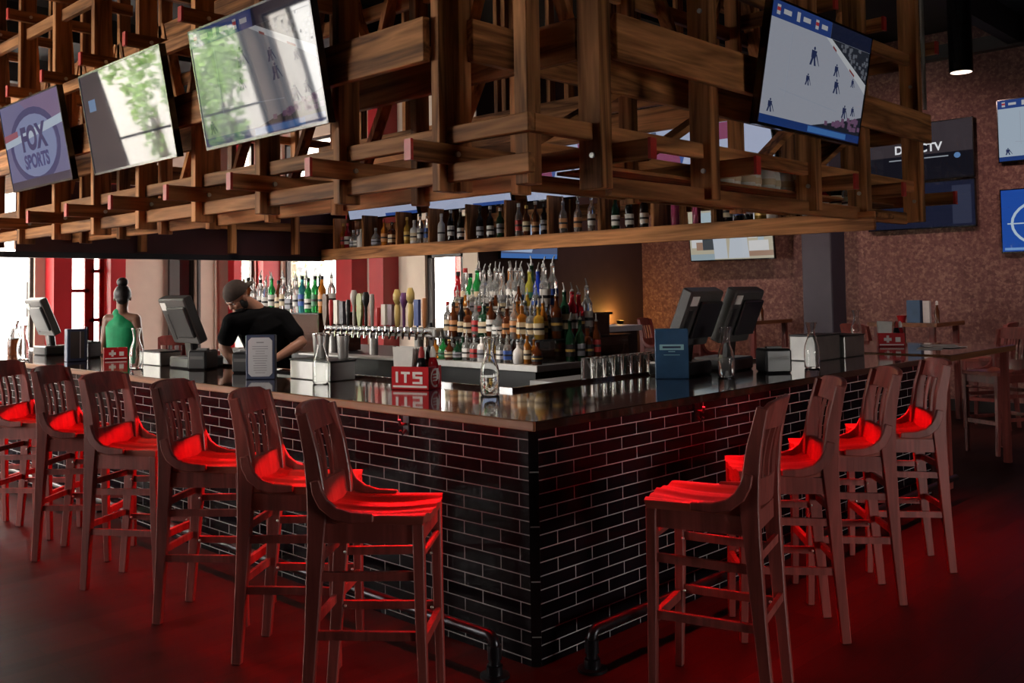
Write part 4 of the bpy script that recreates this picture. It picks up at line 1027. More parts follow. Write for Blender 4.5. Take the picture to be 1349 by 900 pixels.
def caddy_fill(x, y, deg, s, where):
    c, sn = math.cos(math.radians(deg)), math.sin(math.radians(deg))
    W = lambda u, v: (x+s*(c*u-sn*v), y+s*(sn*u+c*v))
    px, py = W(-.045, 0)
    n = yawed('napkin_stack', px, py, ZCT+.008*s, deg, 'white paper napkins standing in the '+where, 'napkins'); n.scale = (s,)*3
    mb = MB()
    for k in range(9):
        mb.prism([(-.05, .0), (.04, 0), (.055+.002*(k % 3), .2-.006*(k % 2)), (-.06, .205-.008*(k % 3))], .0035, Matrix(((1, 0, 0, 0), (0, 0, -1, -.05+.012*k), (0, 1, 0, 0), (0, 0, 0, 1))))
    mb.build('napkins', M['paper'], n)
    for i, (u, v, m, cap, nm) in enumerate([(.045, -.03, 'black', 'red', 'dark sauce bottle with red cap'), (.08, .025, 'red', 'white', 'red sauce bottle with white cap'), (.05, .04, 'brown', 'black', 'brown sauce bottle with black cap')]):
        qx, qy = W(u, v)
        b = yawed('sauce_bottle', qx, qy, ZCT+.008*s, deg, nm+' in the '+where, 'sauce bottle', 'sauce bottles in the caddies'); b.scale = (s,)*3
        MB().lathe([(.026, 0), (.028, .008), (.028, .11), (.02, .14), (.014, .15)], 14).build('body', GL[m], b, smooth=True)
        MB().lathe([(.0288, .04), (.0288, .095)], 14).build('label', LB['red' if i == 0 else 'white'], b, smooth=True)
        MB().lathe([(.016, .15), (.016, .175), (.008, .2), (.004, .205)], 12).build('cap', LB[cap], b, smooth=True)
caddy(.58, 1.48, -68, 'red condiment caddy with white print, near the bar corner', 1.18, True); caddy_fill(.58, 1.48, -68, 1.18, 'red caddy near the bar corner')
caddy(5.75, .78, -62, 'red condiment caddy on the high table at the end of the bar', 1.1); caddy_fill(5.75, .78, -62, 1.1, 'red caddy on the high table')
caddy(.62, 5.75, -20, 'red condiment caddy beside the small navy menu holder', .95)
# steel boxes at the inner edge of the counter
def steel_box(x0, y0, x1, y1, h, label, lid=True):
    t = empty('bar_box', ((x0+x1)/2, (y0+y1)/2, ZCT), label, 'steel box', 'steel boxes on the counter')
    MB().box((x0, y0, ZCT), (x1, y1, ZCT+h)).build('box', M['steel'], t, bevel=.006)
    MB().box((x0-.004, y0-.004, ZCT+h), (x1+.004, y1+.004, ZCT+h+.008)).build('lid', M['dark_metal'], t)
    return t
steel_box(.52, 2.27, .72, 2.74, .125, 'long steel box on the counter beside the navy menu holder')
steel_box(.5, 4.62, .68, 4.98, .11, 'steel box on the counter in front of the woman in green')
steel_box(3.7, .5, 4.1, .72, .19, 'steel box on the short side behind the carafe')
steel_box(4.14, .48, 4.5, .72, .17, 'steel box at the very end of the short side')
# till terminals
def till(x, y, deg, label):
    t = yawed('till_terminal', x, y, ZCT, deg, label, 'till', 'till terminals'); t.scale = (1.25, 1.2, 1.3)   # screen faces local +y
    MB().box((-.13, -.12, 0), (.13, .13, .07)).build('base', M['black_plastic'], t, bevel=.01)
    MB().beam((0, -.02, .06), (0, -.05, .26), .09, .05, (0, 1, 0)).build('stand', M['black_plastic'], t, bevel=.008)
    a = math.radians(24); Q = Matrix.Translation((0, -.03, .16)) @ Matrix.Rotation(a, 4, 'X')
    MB().box((-.17, -.035, 0), (.17, .03, .3), mat=Q).build('monitor', M['grey_plastic'], t, bevel=.008)
    MB().box((-.155, .029, .02), (.155, .032, .28), mat=Q).build('screen', M['bezel'], t)
    MB().box((-.06, -.055, .05), (.165, -.034, .25), mat=Q).build('rear_cover', M['black_plastic'], t, bevel=.006)
    MB().box((-.15, -.038, .225), (-.08, -.0345, .275), mat=Q).build('sticker', M['paper'], t)
    MB().box((-.14, -.0375, .03), (-.1, -.0345, .2), mat=Q).build('vent', M['black_plastic'], t)
    return t
till(.62, 4.25, -90, 'grey-backed till monitor leaning beside the bartender')
till(.6, 7.15, -90, 'grey-backed till monitor at the far left of the counter')
till(2.22, .72, 4, 'dark till monitor right behind the blue menu box')
till(2.72, .70, 4, 'dark till monitor with a white sticker behind the carafe')
def printer(x, y, deg, label, W=.16, D=.18, H=.15):
    t = yawed('receipt_printer', x, y, ZCT, deg, label, 'printer', 'receipt printers')
    MB().box((-W/2, -D/2, 0), (W/2, D/2, H)).build('housing', M['black_plastic'], t, bevel=.014)
    MB().box((-W*.36, -D/2-.002, H*.55), (W*.36, -D/2+.004, H*.7)).build('slot', M['grey_plastic'], t)
    MB().box((-W*.28, -D*.1, H), (W*.28, D*.1, H+.012)).build('lid', M['grey_plastic'], t)
printer(.55, 4.0, -60, 'black receipt printer left of the bartender')
printer(.6, 3.45, -60, 'black receipt printer in front of the bartender', .15, .16, .15)
printer(.6, 6.3, -60, 'black receipt printer beside the far left till')
printer(2.72, .32, -40, 'black receipt printer between the carafes on the short side', .18, .2, .16)
printer(3.4, .36, -35, 'black box at the end of the short side, before the steel boxes', .12, .12, .1) if False else None
# bar mats and clutter behind the long side
mtm = yawed('bar_mat', .68, 3.1, ZCT, 0, 'black ribbed bar mat on the counter by the bartender', 'bar mat')
mb = MB().box((-.09, -.26, 0), (.09, .26, .008))
for k in range(17): mb.box((-.085, -.25+.03*k, .008), (.085, -.24+.03*k, .012))
mb.build('mat', M['black_plastic'], mtm)
# shaker tins and upturned glasses
def shaker():
    t = empty('shaker_tin', (0, 0, 0))
    MB().lathe([(.03, 0), (.033, .006), (.044, .16), (.046, .162), (.043, .162), (.031, .01), (.01, .008)], 16).build('tin', M['steel'], t, smooth=True)
    MB().lathe([(.0465, .155), (.0475, .16), (.0465, .165)], 16).build('rim', M['chrome'], t, smooth=True)
    return t
skr = None
for i, (x, y) in enumerate([(.74, 2.38), (.7, 2.55), (.74, 2.66)]):
    o = shaker() if skr is None else copy_tree(skr); skr = skr or o
    o.location = (x-.04, y, ZCT+.134); tag(o, 'steel shaker tin on the steel box, %s from the carafe' % ORD[i], 'shaker', 'shaker tins by the bartender')
rack = empty('under_bar_rack', (2.3, 1.2, 0), 'steel rack behind the short side holding upturned glasses', 'rack')
MB().box((1.5, .98, 1.03), (3.0, 1.42, 1.06)).build('tray', M['steel'], rack)
for x in (1.52, 2.98):
    for y in (1.0, 1.38): MB().box((x-.015, y-.015, 0), (x+.015, y+.015, 1.03)).build('leg', M['steel'], rack)
tb = None; k = 0
for r in range(2):
    for i in range(9):
        if tb is None:
            tb = MB().lathe([(.034, 0), (.035, .004), (.031, .11), (.031, .115), (.01, .117)], 12).build('glass', M['clear_glass'], None, smooth=True)
            MB().lathe([(.0355, 0), (.0365, .004), (.0355, .008)], 12).build('rim', M['clear_glass'], tb, smooth=True); o = tb
        else: o = copy_tree(tb)
        o.location = (1.75+i*.095, 1.04+r*.1, 1.06+.0); o.scale = (1.15, 1.15, 1.25)
        tag(o, 'upturned clear glass, %s from the corner in the %s row of the rack' % (ORD[i], ('front', 'back')[r]), 'glass', 'upturned glasses on the rack'); k += 1
# long steel service counter beyond the island
sv = empty('service_counter', (6.2, 4.6, 0), 'long low steel-topped service counter under the dark wall', 'counter')
MB().box((5.0, 5.3, 0), (7.9, 5.7, 1.06)).build('body', M['black_plastic'], sv)
MB().box((4.95, 5.25, 1.06), (7.95, 5.75, 1.14)).build('top', M['grey_paper'], sv, bevel=.004)
tray = empty('serving_tray', (6.0, 5.4, 1.14), 'black tray lying on the steel service counter', 'tray')
MB().box((5.6, 5.25, 1.141), (6.5, 5.62, 1.2)).box((5.56, 5.21, 1.2), (6.54, 5.66, 1.21)).build('tray', M['black_plastic'], tray)

# ------------------------------------------------------------------ high tables
def high_table(x0, y0, x1, y1, z, label):
    t = empty('high_table', ((x0+x1)/2, (y0+y1)/2, 0), label, 'table', 'high tables')
    MB().box((x0, y0, z-.045), (x1, y1, z)).build('tabletop', M['counter_x'], t, bevel=.006)
    MB().box((x0-.012, y0-.012, z-.05), (x0, y1+.012, z-.002)).box((x0, y0-.012, z-.05), (x1, y0, z-.002)).build('edge_band', M['edge_x'], t)
    for x in (x0+.07, x1-.07):
        for y in (y0+.07, y1-.07):
            MB().beam((x, y, 0), (x, y, z-.045), .06, .06, (0, 1, 0)).build('leg', M['stool'], t)
    mx, my = (x0+x1)/2, (y0+y1)/2
    MB().beam((x0+.07, my, .25), (x1-.07, my, .25), .04, .05).build('stretcher', M['stool'], t)
    return t
high_table(4.86, -.06, 6.5, 1.55, ZCT, 'glossy dark high table at the end of the bar, red caddy on it')
high_table(8.3, 1.3, 9.2, 2.1, 1.2, 'dark high table far back, right of the column, with a blue menu')
high_table(8.2, 3.6, 9.2, 4.7, 1.2, 'dark high table far back, left of the column')
high_table(8.4, -1.4, 9.3, -.4, 1.2, 'dark high table far back at the right edge')
pt = empty('paper_sheet', (5.6, .2, ZCT), 'white folded paper menus lying on the high table', 'paper')
mb = MB()
for k, (a, b, w, h, r) in enumerate([(5.55, .35, .3, .2, .3), (5.8, .28, .28, .2, -.2), (5.95, .42, .22, .3, .5)]):
    mb.box((-w/2, -h/2, 0), (w/2, h/2, .003), mat=Matrix.Translation((a, b, ZCT+.001+.004*k)) @ Matrix.Rotation(r, 4, 'Z'))
mb.build('sheets', M['grey_paper'], pt)
def far_set(x, y, z, s, where, blue=True):
    t = empty('menu_stand', (x, y, z), 'small blue and white menu stand '+where, 'menu stand', 'menu stands on the far tables')
    if blue: MB().box((x-.09, y-.0, z), (x+.0, y+.16, z+.26)).build('blue_panel', M['blue_card'], t)
    MB().box((x-.05, y-.1, z), (x+.0, y-.02, z+.25)).build('white_panel', M['paper'], t)
    b = empty('sauce_bottle', (x, y-.17, z), 'dark sauce bottle beside the menu stand '+where, 'sauce bottle', 'sauce bottles on the far tables')
    MB().lathe([(.03, 0), (.03, .13), (.014, .18), (.014, .22)], 10, (x, y-.17, z)).build('body', GL['brown'], b, smooth=True)
    MB().lathe([(.016, .2), (.016, .24), (.008, .25)], 10, (x, y-.17, z)).build('cap', LB['white'], b)
    r = empty('basket', (x-.05, y+.24, z), 'little red basket beside the menu stand '+where, 'basket', 'red baskets on the far tables')
    MB().lathe([(.04, 0), (.06, .07), (.055, .07), (.038, .008)], 12, (x-.05, y+.24, z)).build('basket', M['red_plastic'], r)
far_set(8.75, 1.62, 1.2, 1, 'right of the column'); far_set(8.7, 3.95, 1.2, 1, 'left of the column')
for i, (x, y, a, lab) in enumerate([(6.95, .25, 155, 'dark wooden stool behind the high table at the right edge'), (7.9, 1.9, -20, 'dark wooden stool at the far table right of the column'), (8.6, .85, 90, 'dark wooden stool beside the far table, near the blue menu'),
                                    (7.85, 4.2, -10, 'dark wooden stool at the far table left of the column'), (8.0, -.9, 0, 'dark wooden stool at the far right table'), (8.75, 5.5, -80, 'dark wooden stool by the dark wall')]):
    o = copy_tree(stool0); o.location = (x, y, 0); o.rotation_euler = (0, 0, math.radians(a-90)); tag(o, lab, 'stool', 'wooden stools at the high tables')
# pale chair seen behind the bar on the left
ch = copy_tree(stool0); ch.location = (2.15, 7.6, 0); ch.rotation_euler = (0, 0, math.radians(60-90)); tag(ch, 'wooden stool behind the bar, right of the woman in green', 'stool', 'wooden stools at the high tables')
# pendant lamp
pl = empty('pendant_lamp', (6.8, .42, 3.7), 'black cylinder pendant lamp at the upper right', 'lamp')
PLX, PLY, PLZ = 6.8, .42, 3.76
MB().lathe([(.11, 0), (.112, .002), (.112, .75), (.1, .76), (.02, .765)], 24, (PLX, PLY, PLZ)).build('shade', M['bezel'], pl, smooth=True)
M['lamp_glow'] = emit('lamp_glow', (1, .75, .6), 2.5, .5)
MB().lathe([(.1, -.001), (.1, .006)], 24, (PLX, PLY, PLZ)).build('bulb', M['lamp_glow'], pl)
MB().tube([(PLX, PLY, PLZ+.76), (PLX, PLY, ZC)], .012, 8).build('stem', M['bezel'], pl)
pl.location = (0, 0, 0); LOC[pl.name] = Vector()
for c in pl.children: c.location = (6.8, .42, 3.7)
# little uplight on the service counter by the dark wall
ul = empty('table_lamp', (9.0, 6.45, .95), 'small amber uplight glowing on the dark wall', 'lamp')
MB().lathe([(.05, 0), (.05, .015), (.02, .02), (.02, .1), (.045, .13), (.06, .2), (.055, .2), (.04, .135), (.01, .12)], 14, (9.0, 6.45, .95)).build('base', M['dark_metal'], ul, smooth=True)
MB().ball((9.0, 6.45, 1.085), .012, 10, 6).build('bulb', emit('amber_bulb', (1, .5, .1), 2., .5), ul)
MB().box((8.85, 6.3, .92), (9.15, 6.655, .95)).build('bracket', M['dark_metal'], ul)

# ------------------------------------------------------------------ people
DG = bpy.context.evaluated_depsgraph_get
def cap_chain(pts, rads, seg=14):
    """closed tapered tubes with round joints along a chain of points"""
    P = [Vector(p) for p in pts]; out = []
    for i, p in enumerate(P): out.append(mbmesh(MB().ball(p, rads[i], seg, 10)))
    for i in range(len(P)-1):
        if (P[i+1]-P[i]).length > 1e-4: out.append(mbmesh(MB().tube([P[i], P[i+1]], 0, seg, rs=[rads[i], rads[i+1]])))
    return out
def loft(secs, seg=20):
    """secs: (centre, side axis, front axis, half width, half depth)"""
    mb = MB(); vs = []; fs = []; n = len(secs)
    for c, a, f, w, d in secs:
        for k in range(seg):
            t = 2*PI*k/seg; ct, st = math.cos(t), math.sin(t)
            vs.append(Vector(c)+Vector(a)*w*math.copysign(abs(ct)**.85, ct)+Vector(f)*d*math.copysign(abs(st)**.85, st))
    for i in range(n-1):
        for k in range(seg):
            p, q = i*seg+k, i*seg+(k+1) % seg; fs.append((p, q, q+seg, p+seg))
    fs += [tuple(range(seg))[::-1], tuple((n-1)*seg+k for k in range(seg))]
    return mbmesh(mb.add(vs, fs))
def fuse(meshes, voxel, name, mat, parent, sm=4):
    bm = bmesh.new()
    for m in meshes: bm.from_mesh(m)
    me = bpy.data.meshes.new('tmp'); bm.to_mesh(me); bm.free()
    o = bpy.data.objects.new('tmp', me); C.objects.link(o)
    r = o.modifiers.new('r', 'REMESH'); r.mode = 'VOXEL'; r.voxel_size = voxel; r.use_smooth_shade = True
    if sm: q = o.modifiers.new('q', 'SMOOTH'); q.iterations = sm; q.factor = .5
    out = bpy.data.meshes.new_from_object(o.evaluated_get(DG()))
    bpy.data.objects.remove(o)
    out.materials.clear(); out.materials.append(mat); out.shade_smooth(); out.name = name
    ob = bpy.data.objects.new(name, out); C.objects.link(ob); ob.parent = parent
    return ob
def mbmesh(mb):
    me = bpy.data.meshes.new('tmp'); me.from_pydata([tuple(v) for v in mb.v], [], mb.f)
    bm = bmesh.new(); bm.from_mesh(me); bmesh.ops.recalc_face_normals(bm, faces=bm.faces); bm.to_mesh(me); bm.free(); return me
def head_mesh(c, fwd, upv, s=1.):
    """head about c, looking along fwd: skull, brow, nose, lips, chin, ears"""
    f = Vector(fwd).normalized(); u = Vector(upv); u = (u-f*u.dot(f)).normalized(); r = f.cross(u)
    X = Matrix(((r.x, f.x, u.x, c[0]), (r.y, f.y, u.y, c[1]), (r.z, f.z, u.z, c[2]), (0, 0, 0, 1))) @ Matrix.Scale(s, 4)
    L = [((0, -.012, .03), (.076, .096, .09)), ((0, .022, -.045), (.06, .066, .078)), ((0, .048, -.098), (.03, .032, .024)), ((0, .078, .014), (.05, .018, .012)),   # skull, face, chin, brow
         ((0, .084, -.067), (.024, .013, .007)), ((0, .082, -.078), (.022, .013, .007)), ((0, .094, -.034), (.016, .018, .012))]                                        # lips, nose tip
    for q in (-1, 1): L += [((q*.077, -.008, -.012), (.011, .02, .032)), ((q*.042, .06, -.03), (.02, .022, .02))]
    ms = []
    for c_, r_ in L:
        m = MB().ball(c_, r_, 18, 12); m.v = [X @ v for v in m.v]; ms.append(mbmesh(m))
    m = MB().beam((0, .076, .004), (0, .1, -.034), .016, .02, (0, 0, 1), w2=.026, h2=.02); m.v = [X @ v for v in m.v]; ms.append(mbmesh(m))
    return ms, X
def eyes(X, parent):
    mb = MB()
    for q in (-1, 1): mb.ball((q*.031, .078, -.004), (.013, .008, .007), 10, 6)
    mb.v = [X @ v for v in mb.v]; mb.build('eye', M['paper'], parent, smooth=True, org=(0, 0, 0))
    mb = MB()
    for q in (-1, 1): mb.ball((q*.031, .085, -.005), (.006, .004, .006), 8, 6).ball((q*.031, .083, .017), (.02, .008, .005), 8, 6)
    mb.v = [X @ v for v in mb.v]; mb.build('brow_and_iris', M['hair'], parent, smooth=True, org=(0, 0, 0))
def hand_mesh(w, d, nrm, s=1., curl=.5, thumb=1):
    """wrist w, pointing along d, palm normal nrm"""
    w = Vector(w); d = Vector(d).normalized(); n = Vector(nrm); n = (n-d*n.dot(d)).normalized(); a = d.cross(n)
    ms = [loft([(w-d*.01*s, a, n, .026*s, .021*s), (w+d*.02*s, a, n, .031*s, .018*s), (w+d*.06*s, a, n, .041*s, .015*s), (w+d*.095*s, a, n, .04*s, .012*s)], 16)]
    for k, ln in enumerate((.068, .077, .072, .056)):
        o = (k-1.5)*.0215*s; b = w+d*.085*s+a*o
        c1 = math.cos(curl*.5); s1 = math.sin(curl*.5); c2 = math.cos(curl*1.3); s2 = math.sin(curl*1.3)
        p1 = b+(d*c1+n*s1)*ln*.5*s; p2 = p1+(d*c2+n*s2)*ln*.5*s
        ms += cap_chain([w+d*.07*s+a*o*.9, b, p1, p2], [.0105*s, .0102*s, .0092*s, .008*s], 8)
    b = w+d*.03*s-a*.024*thumb*s
    ms += cap_chain([b, b+(d*.6-a*.7*thumb+n*.3).normalized()*.034*s, b+(d*.9-a*.6*thumb+n*.5).normalized()*.066*s], [.014*s, .0115*s, .009*s], 8)
    return ms
def person(name, label, J, s, matskin, face, wid, dep):
    """J: joint name -> world point; wid, dep: torso half widths and depths, pelvis to shoulders"""
    p = empty(name, (0, 0, 0), label, 'person')
    j = {k: Vector(v) for k, v in J.items() if k[0] != '_'}
    side = (j['shR']-j['shL']).normalized()
    def torso(grow, top=True):
        sp = [j['pelvis']-Vector((0, 0, .09)), j['pelvis'], j['waist'], j['chest'], j['chest'].lerp(j['neck0'], .55), j['neck0']]
        ww = wid+[.085*s]; dd = dep+[.06*s]; out = []
        for i, c in enumerate(sp):
            t = (sp[min(i+1, 5)]-sp[max(i-1, 0)]).normalized()
            a = (side-t*side.dot(t)).normalized(); f = t.cross(a)
            out.append((c, a, f, ww[i]*s+grow, dd[i]*s+grow))
        return loft(out[:6 if top else 5], 24)
    R = {'sh': .062, 'el': .043, 'wr': .029, 'hip': .088, 'kn': .058, 'an': .04, 'toe': .034}
    sc = J.get('_bulk', 1.)*s
    def limb(q, keys, grow=0., upto=1.):
        return cap_chain([j[k+q] for k in keys], [R[k]*sc+grow for k in keys])
    body = [torso(0)]+cap_chain([j['neck0'], j['neck1'], j['head']], [.066*s, .056*s, .055*s])
    hd, X = head_mesh(j['head'], J['_look'], J['_up'], s); body += hd if isinstance(hd, list) else [hd]
    for q, th in (('L', 1), ('R', -1)):
        body += cap_chain([j['chest'].lerp(j['neck0'], .6), j['sh'+q]], [.08*s, .066*sc])
        mid = j['sh'+q].lerp(j['el'+q], .4)
        body += cap_chain([j['sh'+q], mid, j['el'+q], j['el'+q].lerp(j['wr'+q], .3), j['wr'+q]], [.066*sc, .054*sc, .042*sc, .045*sc, .029*sc])
        body += limb(q, ('hip', 'kn', 'an'))+cap_chain([j['an'+q], j['to'+q]], [.042*sc, .036*sc])
        body += hand_mesh(j['wr'+q], j['wr'+q]-j['el'+q]+Vector(J.get('_hd', (0, 0, 0))), J['_palm'], s, .7, th)
    fuse(body, .0065, 'body', matskin, p, 4)
    if face: eyes(X, p)
    tr = [loft([(j['pelvis']-Vector((0, 0, .1)), side, Vector((0, 0, 1)).cross(side), wid[0]*s+.016, dep[0]*s+.016), (j['pelvis']+Vector((0, 0, .07)), side, Vector((0, 0, 1)).cross(side), wid[1]*s+.01, dep[1]*s+.01)])]
    for q in 'LR': tr += cap_chain([j['hip'+q], j['kn'+q], j['an'+q]], [R['hip']*sc+.016, R['kn']*sc+.02, R['an']*sc+.022])
    fuse(tr, .01, 'trousers', M['jeans'], p, 4)
    shoes = []
    for q in 'LR': shoes += cap_chain([j['an'+q]-Vector((0, 0, .03)), j['to'+q]], [.05*sc, .043*sc])
    fuse(shoes, .01, 'shoes', M['black_plastic'], p, 2)
    return p, X, torso, j, sc
def img(px, py, base, toward=0.):
    """a point beside base=(px0, py0, world, metres per unit): right, down along the picture, toward the camera"""
    px0, py0, Wd, k = base
    r = Vector((.696, -.718, 0)); t = Vector((-.53, -.84, 0)).normalized()
    return Wd+r*(px-px0)*k+Vector((0, 0, 1))*(py0-py)*k+t*toward
# bartender, bending over his work towards picture left
BW = Vector((1.1, 4.46, 1.645)); B = (306, 392, BW, 1/155.)
lookB = (Vector((-.696, .718, 0))*.62+Vector((-.53, -.84, 0))*.62+Vector((0, 0, -.62))).normalized()
JB = dict(head=img(308, 394, B, .16), neck1=img(322, 402, B, .08), neck0=img(333, 411, B, .02), chest=img(340, 432, B, 0), waist=img(350, 470, B, -.12), pelvis=img(352, 500, B, -.2),
          shL=img(303, 427, B, .2), elL=img(291, 456, B, .2), wrL=img(303, 478, B, .24), shR=img(367, 424, B, -.06), elR=img(392, 455, B, .02), wrR=img(358, 474, B, .16),
          hipL=img(340, 512, B, -.14), knL=img(338, 580, B, -.1), anL=img(338, 645, B, -.2), toL=img(330, 650, B, -.05), hipR=img(364, 512, B, -.24), knR=img(366, 580, B, -.2), anR=img(366, 645, B, -.3), toR=img(360, 650, B, -.15),
          _look=lookB, _up=(0, 0, 1), _palm=(0, 0, -1), _bulk=1.0)
for k in ('anL', 'anR'): JB[k].z = .085
for k in ('toL', 'toR'): JB[k].z = .045
man, X, torso, j, sc = person('person', 'bearded person in black T-shirt and backward cap bending over behind the bar', JB, 1.06, M['skin_man'], True, [.165, .165, .155, .19, .15], [.12, .12, .115, .13, .095])
sh = [torso(.014, False)]
for q in 'LR':
    sh += cap_chain([j['chest'].lerp(j['neck0'], .6), j['sh'+q], j['sh'+q].lerp(j['el'+q], .35), j['sh'+q].lerp(j['el'+q], .66)], [.095, .066*sc+.018, .057*sc+.018, .052*sc+.022])
fuse(sh, .009, 'shirt', M['black_cloth'], man, 4)
mb = MB().ball((0, .045, -.082), (.052, .052, .045), 16, 10).ball((-.056, .01, -.05), (.014, .034, .05), 10, 8).ball((.056, .01, -.05), (.014, .034, .05), 10, 8)
mb.v = [X @ v for v in mb.v]; mb.build('beard', M['hair'], man, smooth=True, org=(0, 0, 0))
vs = MB(); vs.ball((0, -.014, .04), (.089, .108, .098), 20, 14); vs.v = [v if v.z > .022 else Vector((v.x, v.y, .022)) for v in vs.v]
vs.prism([(-.06, 0), (-.07, -.05), (-.045, -.085), (0, -.098), (.045, -.085), (.07, -.05), (.06, 0)], .008, Matrix.Translation((0, -.085, .022)) @ Matrix.Rotation(.12, 4, 'X'))
vs.v = [X @ v for v in vs.v]; vs.build('cap', M['cap_cloth'], man, smooth=True, org=(0, 0, 0))
# woman in green, standing with her back to the camera
WW = Vector((1.02, 6.55, 1.70)); Bw = (160, 389, WW, 1/134.)
JW = dict(head=img(162, 396, Bw, 0), neck1=img(161, 411, Bw, -.02), neck0=img(161, 419, Bw, -.01), chest=img(161, 436, Bw, 0), waist=img(160, 466, Bw, 0), pelvis=img(160, 490, Bw, 0),
          shL=img(143, 426, Bw, 0), elL=img(137, 458, Bw, .02), wrL=img(140, 486, Bw, -.16), shR=img(179, 426, Bw, 0), elR=img(186, 458, Bw, .02), wrR=img(183, 486, Bw, -.14),
          hipL=img(151, 497, Bw, 0), knL=img(152, 550, Bw, 0), anL=img(152, 600, Bw, .03), toL=img(151, 606, Bw, -.1), hipR=img(169, 497, Bw, 0), knR=img(168, 550, Bw, 0), anR=img(168, 600, Bw, .03), toR=img(169, 606, Bw, -.1),
          _look=(.45, .89, -.05), _up=(0, 0, 1), _palm=(0, 0, -1), _bulk=.86)
for k in ('anL', 'anR'): JW[k].z = .085
for k in ('toL', 'toR'): JW[k].z = .04
wom, X, torso, j, sc = person('person', 'person with dark bun in a green one-shoulder top, seen from behind', JW, .97, M['skin_woman'], True, [.155, .155, .125, .15, .11], [.11, .11, .09, .1, .075])
tp = [torso(.012, False)]
tp += cap_chain([j['chest'].lerp(j['neck0'], .2)-Vector((0, 0, .0)), j['neck0']+Vector((-.02, .02, .0))], [.11, .066])
fuse(tp, .009, 'top', M['green_cloth'], wom, 4)
mb = MB().ball((0, -.022, .03), (.086, .098, .098), 20, 14).ball((0, -.06, -.02), (.062, .05, .06), 14, 10).ball((0, -.05, .15), (.056, .056, .05), 16, 12).ball((0, -.045, .112), (.03, .03, .03), 10, 8)
mb.v = [X @ v for v in mb.v]; mb.build('hair', M['hair'], wom, smooth=True, org=(0, 0, 0))

# ------------------------------------------------------------------ light
w = bpy.data.worlds.new('sky'); SC.world = w; w.use_nodes = True
bg = w.node_tree.nodes['Background']; bg.inputs[0].default_value = (1., .96, .9, 1); bg.inputs[1].default_value = SKY
def area(name, loc, target, sx, sy, power, col, portal=False, spread=180):
    l = bpy.data.lights.new(name, 'AREA'); l.shape = 'RECTANGLE'; l.size = sx; l.size_y = sy; l.energy = power; l.color = col; l.spread = math.radians(spread)
    if portal: l.cycles.is_portal = True
    o = bpy.data.objects.new(name, l); C.objects.link(o); o.location = loc
    d = Vector(target)-Vector(loc); o.rotation_euler = d.to_track_quat('-Z', 'Y').to_euler(); return o
def portal(name, a, b, axis, at, inward):
    m = [(a+b)/2, at, (ZS+ZH)/2] if axis == 'y' else [at, (a+b)/2, (ZS+ZH)/2]
    t = list(m); t['xyz'.index(axis)] += inward
    area(name, m, t, b-a, ZH-ZS, 1, (1, 1, 1), True)
portal('window_portal', -6.7, 3.1, 'y', YN+.25, -1)
portal('window_portal', 9.64, 11.6, 'x', XI+.25, -1)
for a, b in fill_winsS: area('window_portal', ((a+b)/2, YS-.25, (ZS+ZS2)/2), ((a+b)/2, 0, (ZS+ZS2)/2), b-a, ZS2-ZS, 1, (1, 1, 1), True)
for a, b in wins3: portal('window_portal', a, b, 'x', XW-.25, 1)
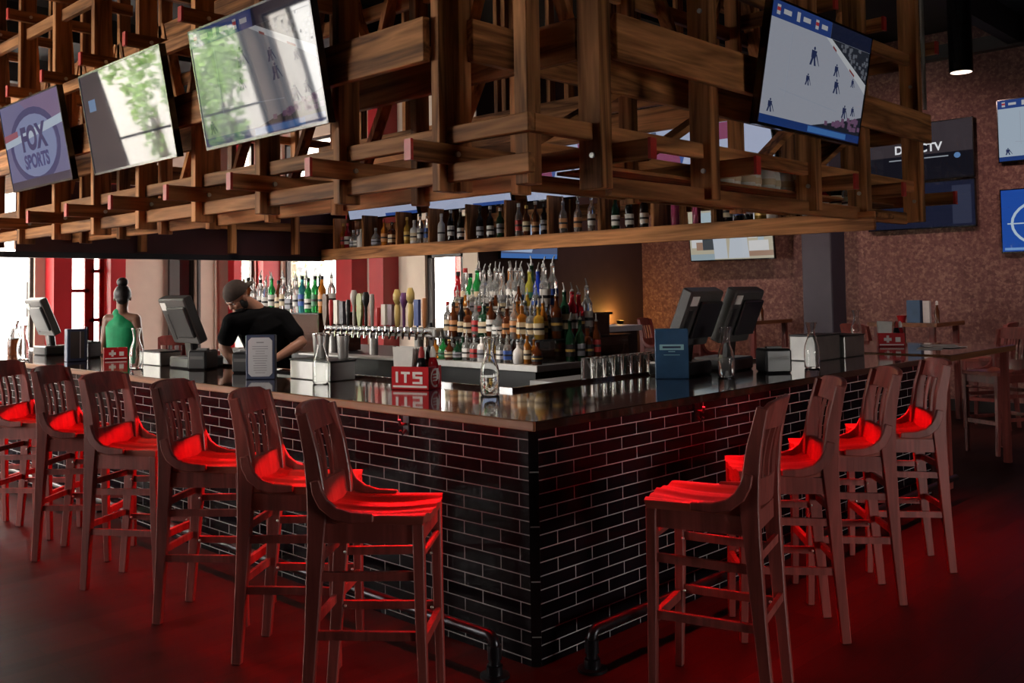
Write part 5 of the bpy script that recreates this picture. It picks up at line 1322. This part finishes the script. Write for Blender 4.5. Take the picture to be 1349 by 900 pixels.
# red strips under the counter lip
RED = (1, .003, .006)
L1 = area('red_strip_light', (-.014, 4.36, 1.0436), (-.33, 4.3, .80), 8.6, .0025, P_RED*8.6, RED, spread=125)
L2 = area('red_strip_light', (2.27, -.014, 1.0436), (2., -.33, .80), 4.5, .0025, P_RED*4., RED, spread=125)
def aim(o, n, xdir):
    z = -Vector(n).normalized(); x = Vector(xdir); x = (x-z*x.dot(z)).normalized(); y = z.cross(x)
    o.rotation_euler = Matrix((x, y, z)).transposed().to_euler()
aim(L1, (-.8, 0, -.6), (0, 1, 0)); aim(L2, (0, -.8, -.6), (1, 0, 0))
def spot(name, loc, target, power, col, ang=60, blend=.6, r=.05):
    l = bpy.data.lights.new(name, 'SPOT'); l.energy = power; l.color = col; l.spot_size = math.radians(ang); l.spot_blend = blend; l.shadow_soft_size = r
    o = bpy.data.objects.new(name, l); C.objects.link(o); o.location = loc
    d = Vector(target)-Vector(loc); o.rotation_euler = d.to_track_quat('-Z', 'Y').to_euler()
def bulb(name, loc, power, col, r=.03):
    l = bpy.data.lights.new(name, 'POINT'); l.energy = power; l.color = col; l.shadow_soft_size = r
    o = bpy.data.objects.new(name, l); C.objects.link(o); o.location = loc
WARM = (1, .72, .5)
bulb('uplight_bulb', (9.0, 6.46, 1.2), 15., (1, .52, .1), .02)
spot('pendant_bulb', (PLX, PLY, PLZ-.02), (PLX, PLY, 0), 25, WARM, 80)
for y0, y1 in [(-.6, 1.3), (1.3, 2.8), (3., 4.6), (4.6, 6.2)]: spot('added_front_spot', (-4.2, y0, 3.5), (.3, y1, 1.15), 260, (1, .86, .74), 24, .8)  # added spots without fixtures, to brighten the things on the long counter
for x, y in [(1.2, 2.3), (1.2, 3.7), (1.3, 5.4)]: spot('added_bottle_spot', (x, y, 3.8), (x+1., y, 1.2), 150, (1, .85, .72), 75)  # unseen spots added to light the bottle labels on the island
for y in (-1., 2., 5.): spot('added_wall_spot', (6.8, y, 4.6), (9.9, y, 1.2), 130, (1, .68, .62), 95)  # unseen spots added to brighten and warm the mottled east wall

# ------------------------------------------------------------------ look
SC.view_settings.view_transform = 'Standard'; SC.view_settings.look = 'None'
SC.view_settings.gamma = 1; SC.view_settings.use_curve_mapping = False
SC.view_settings.exposure = EXPO
SC.cycles.use_denoising = True
SC.cycles.max_bounces = 8; SC.cycles.transmission_bounces = 8; SC.cycles.transparent_max_bounces = 12; SC.cycles.glossy_bounces = 4; SC.cycles.diffuse_bounces = 4
SC.cycles.caustics_reflective = False; SC.cycles.caustics_refractive = False
SC.cycles.sample_clamp_indirect = 6.
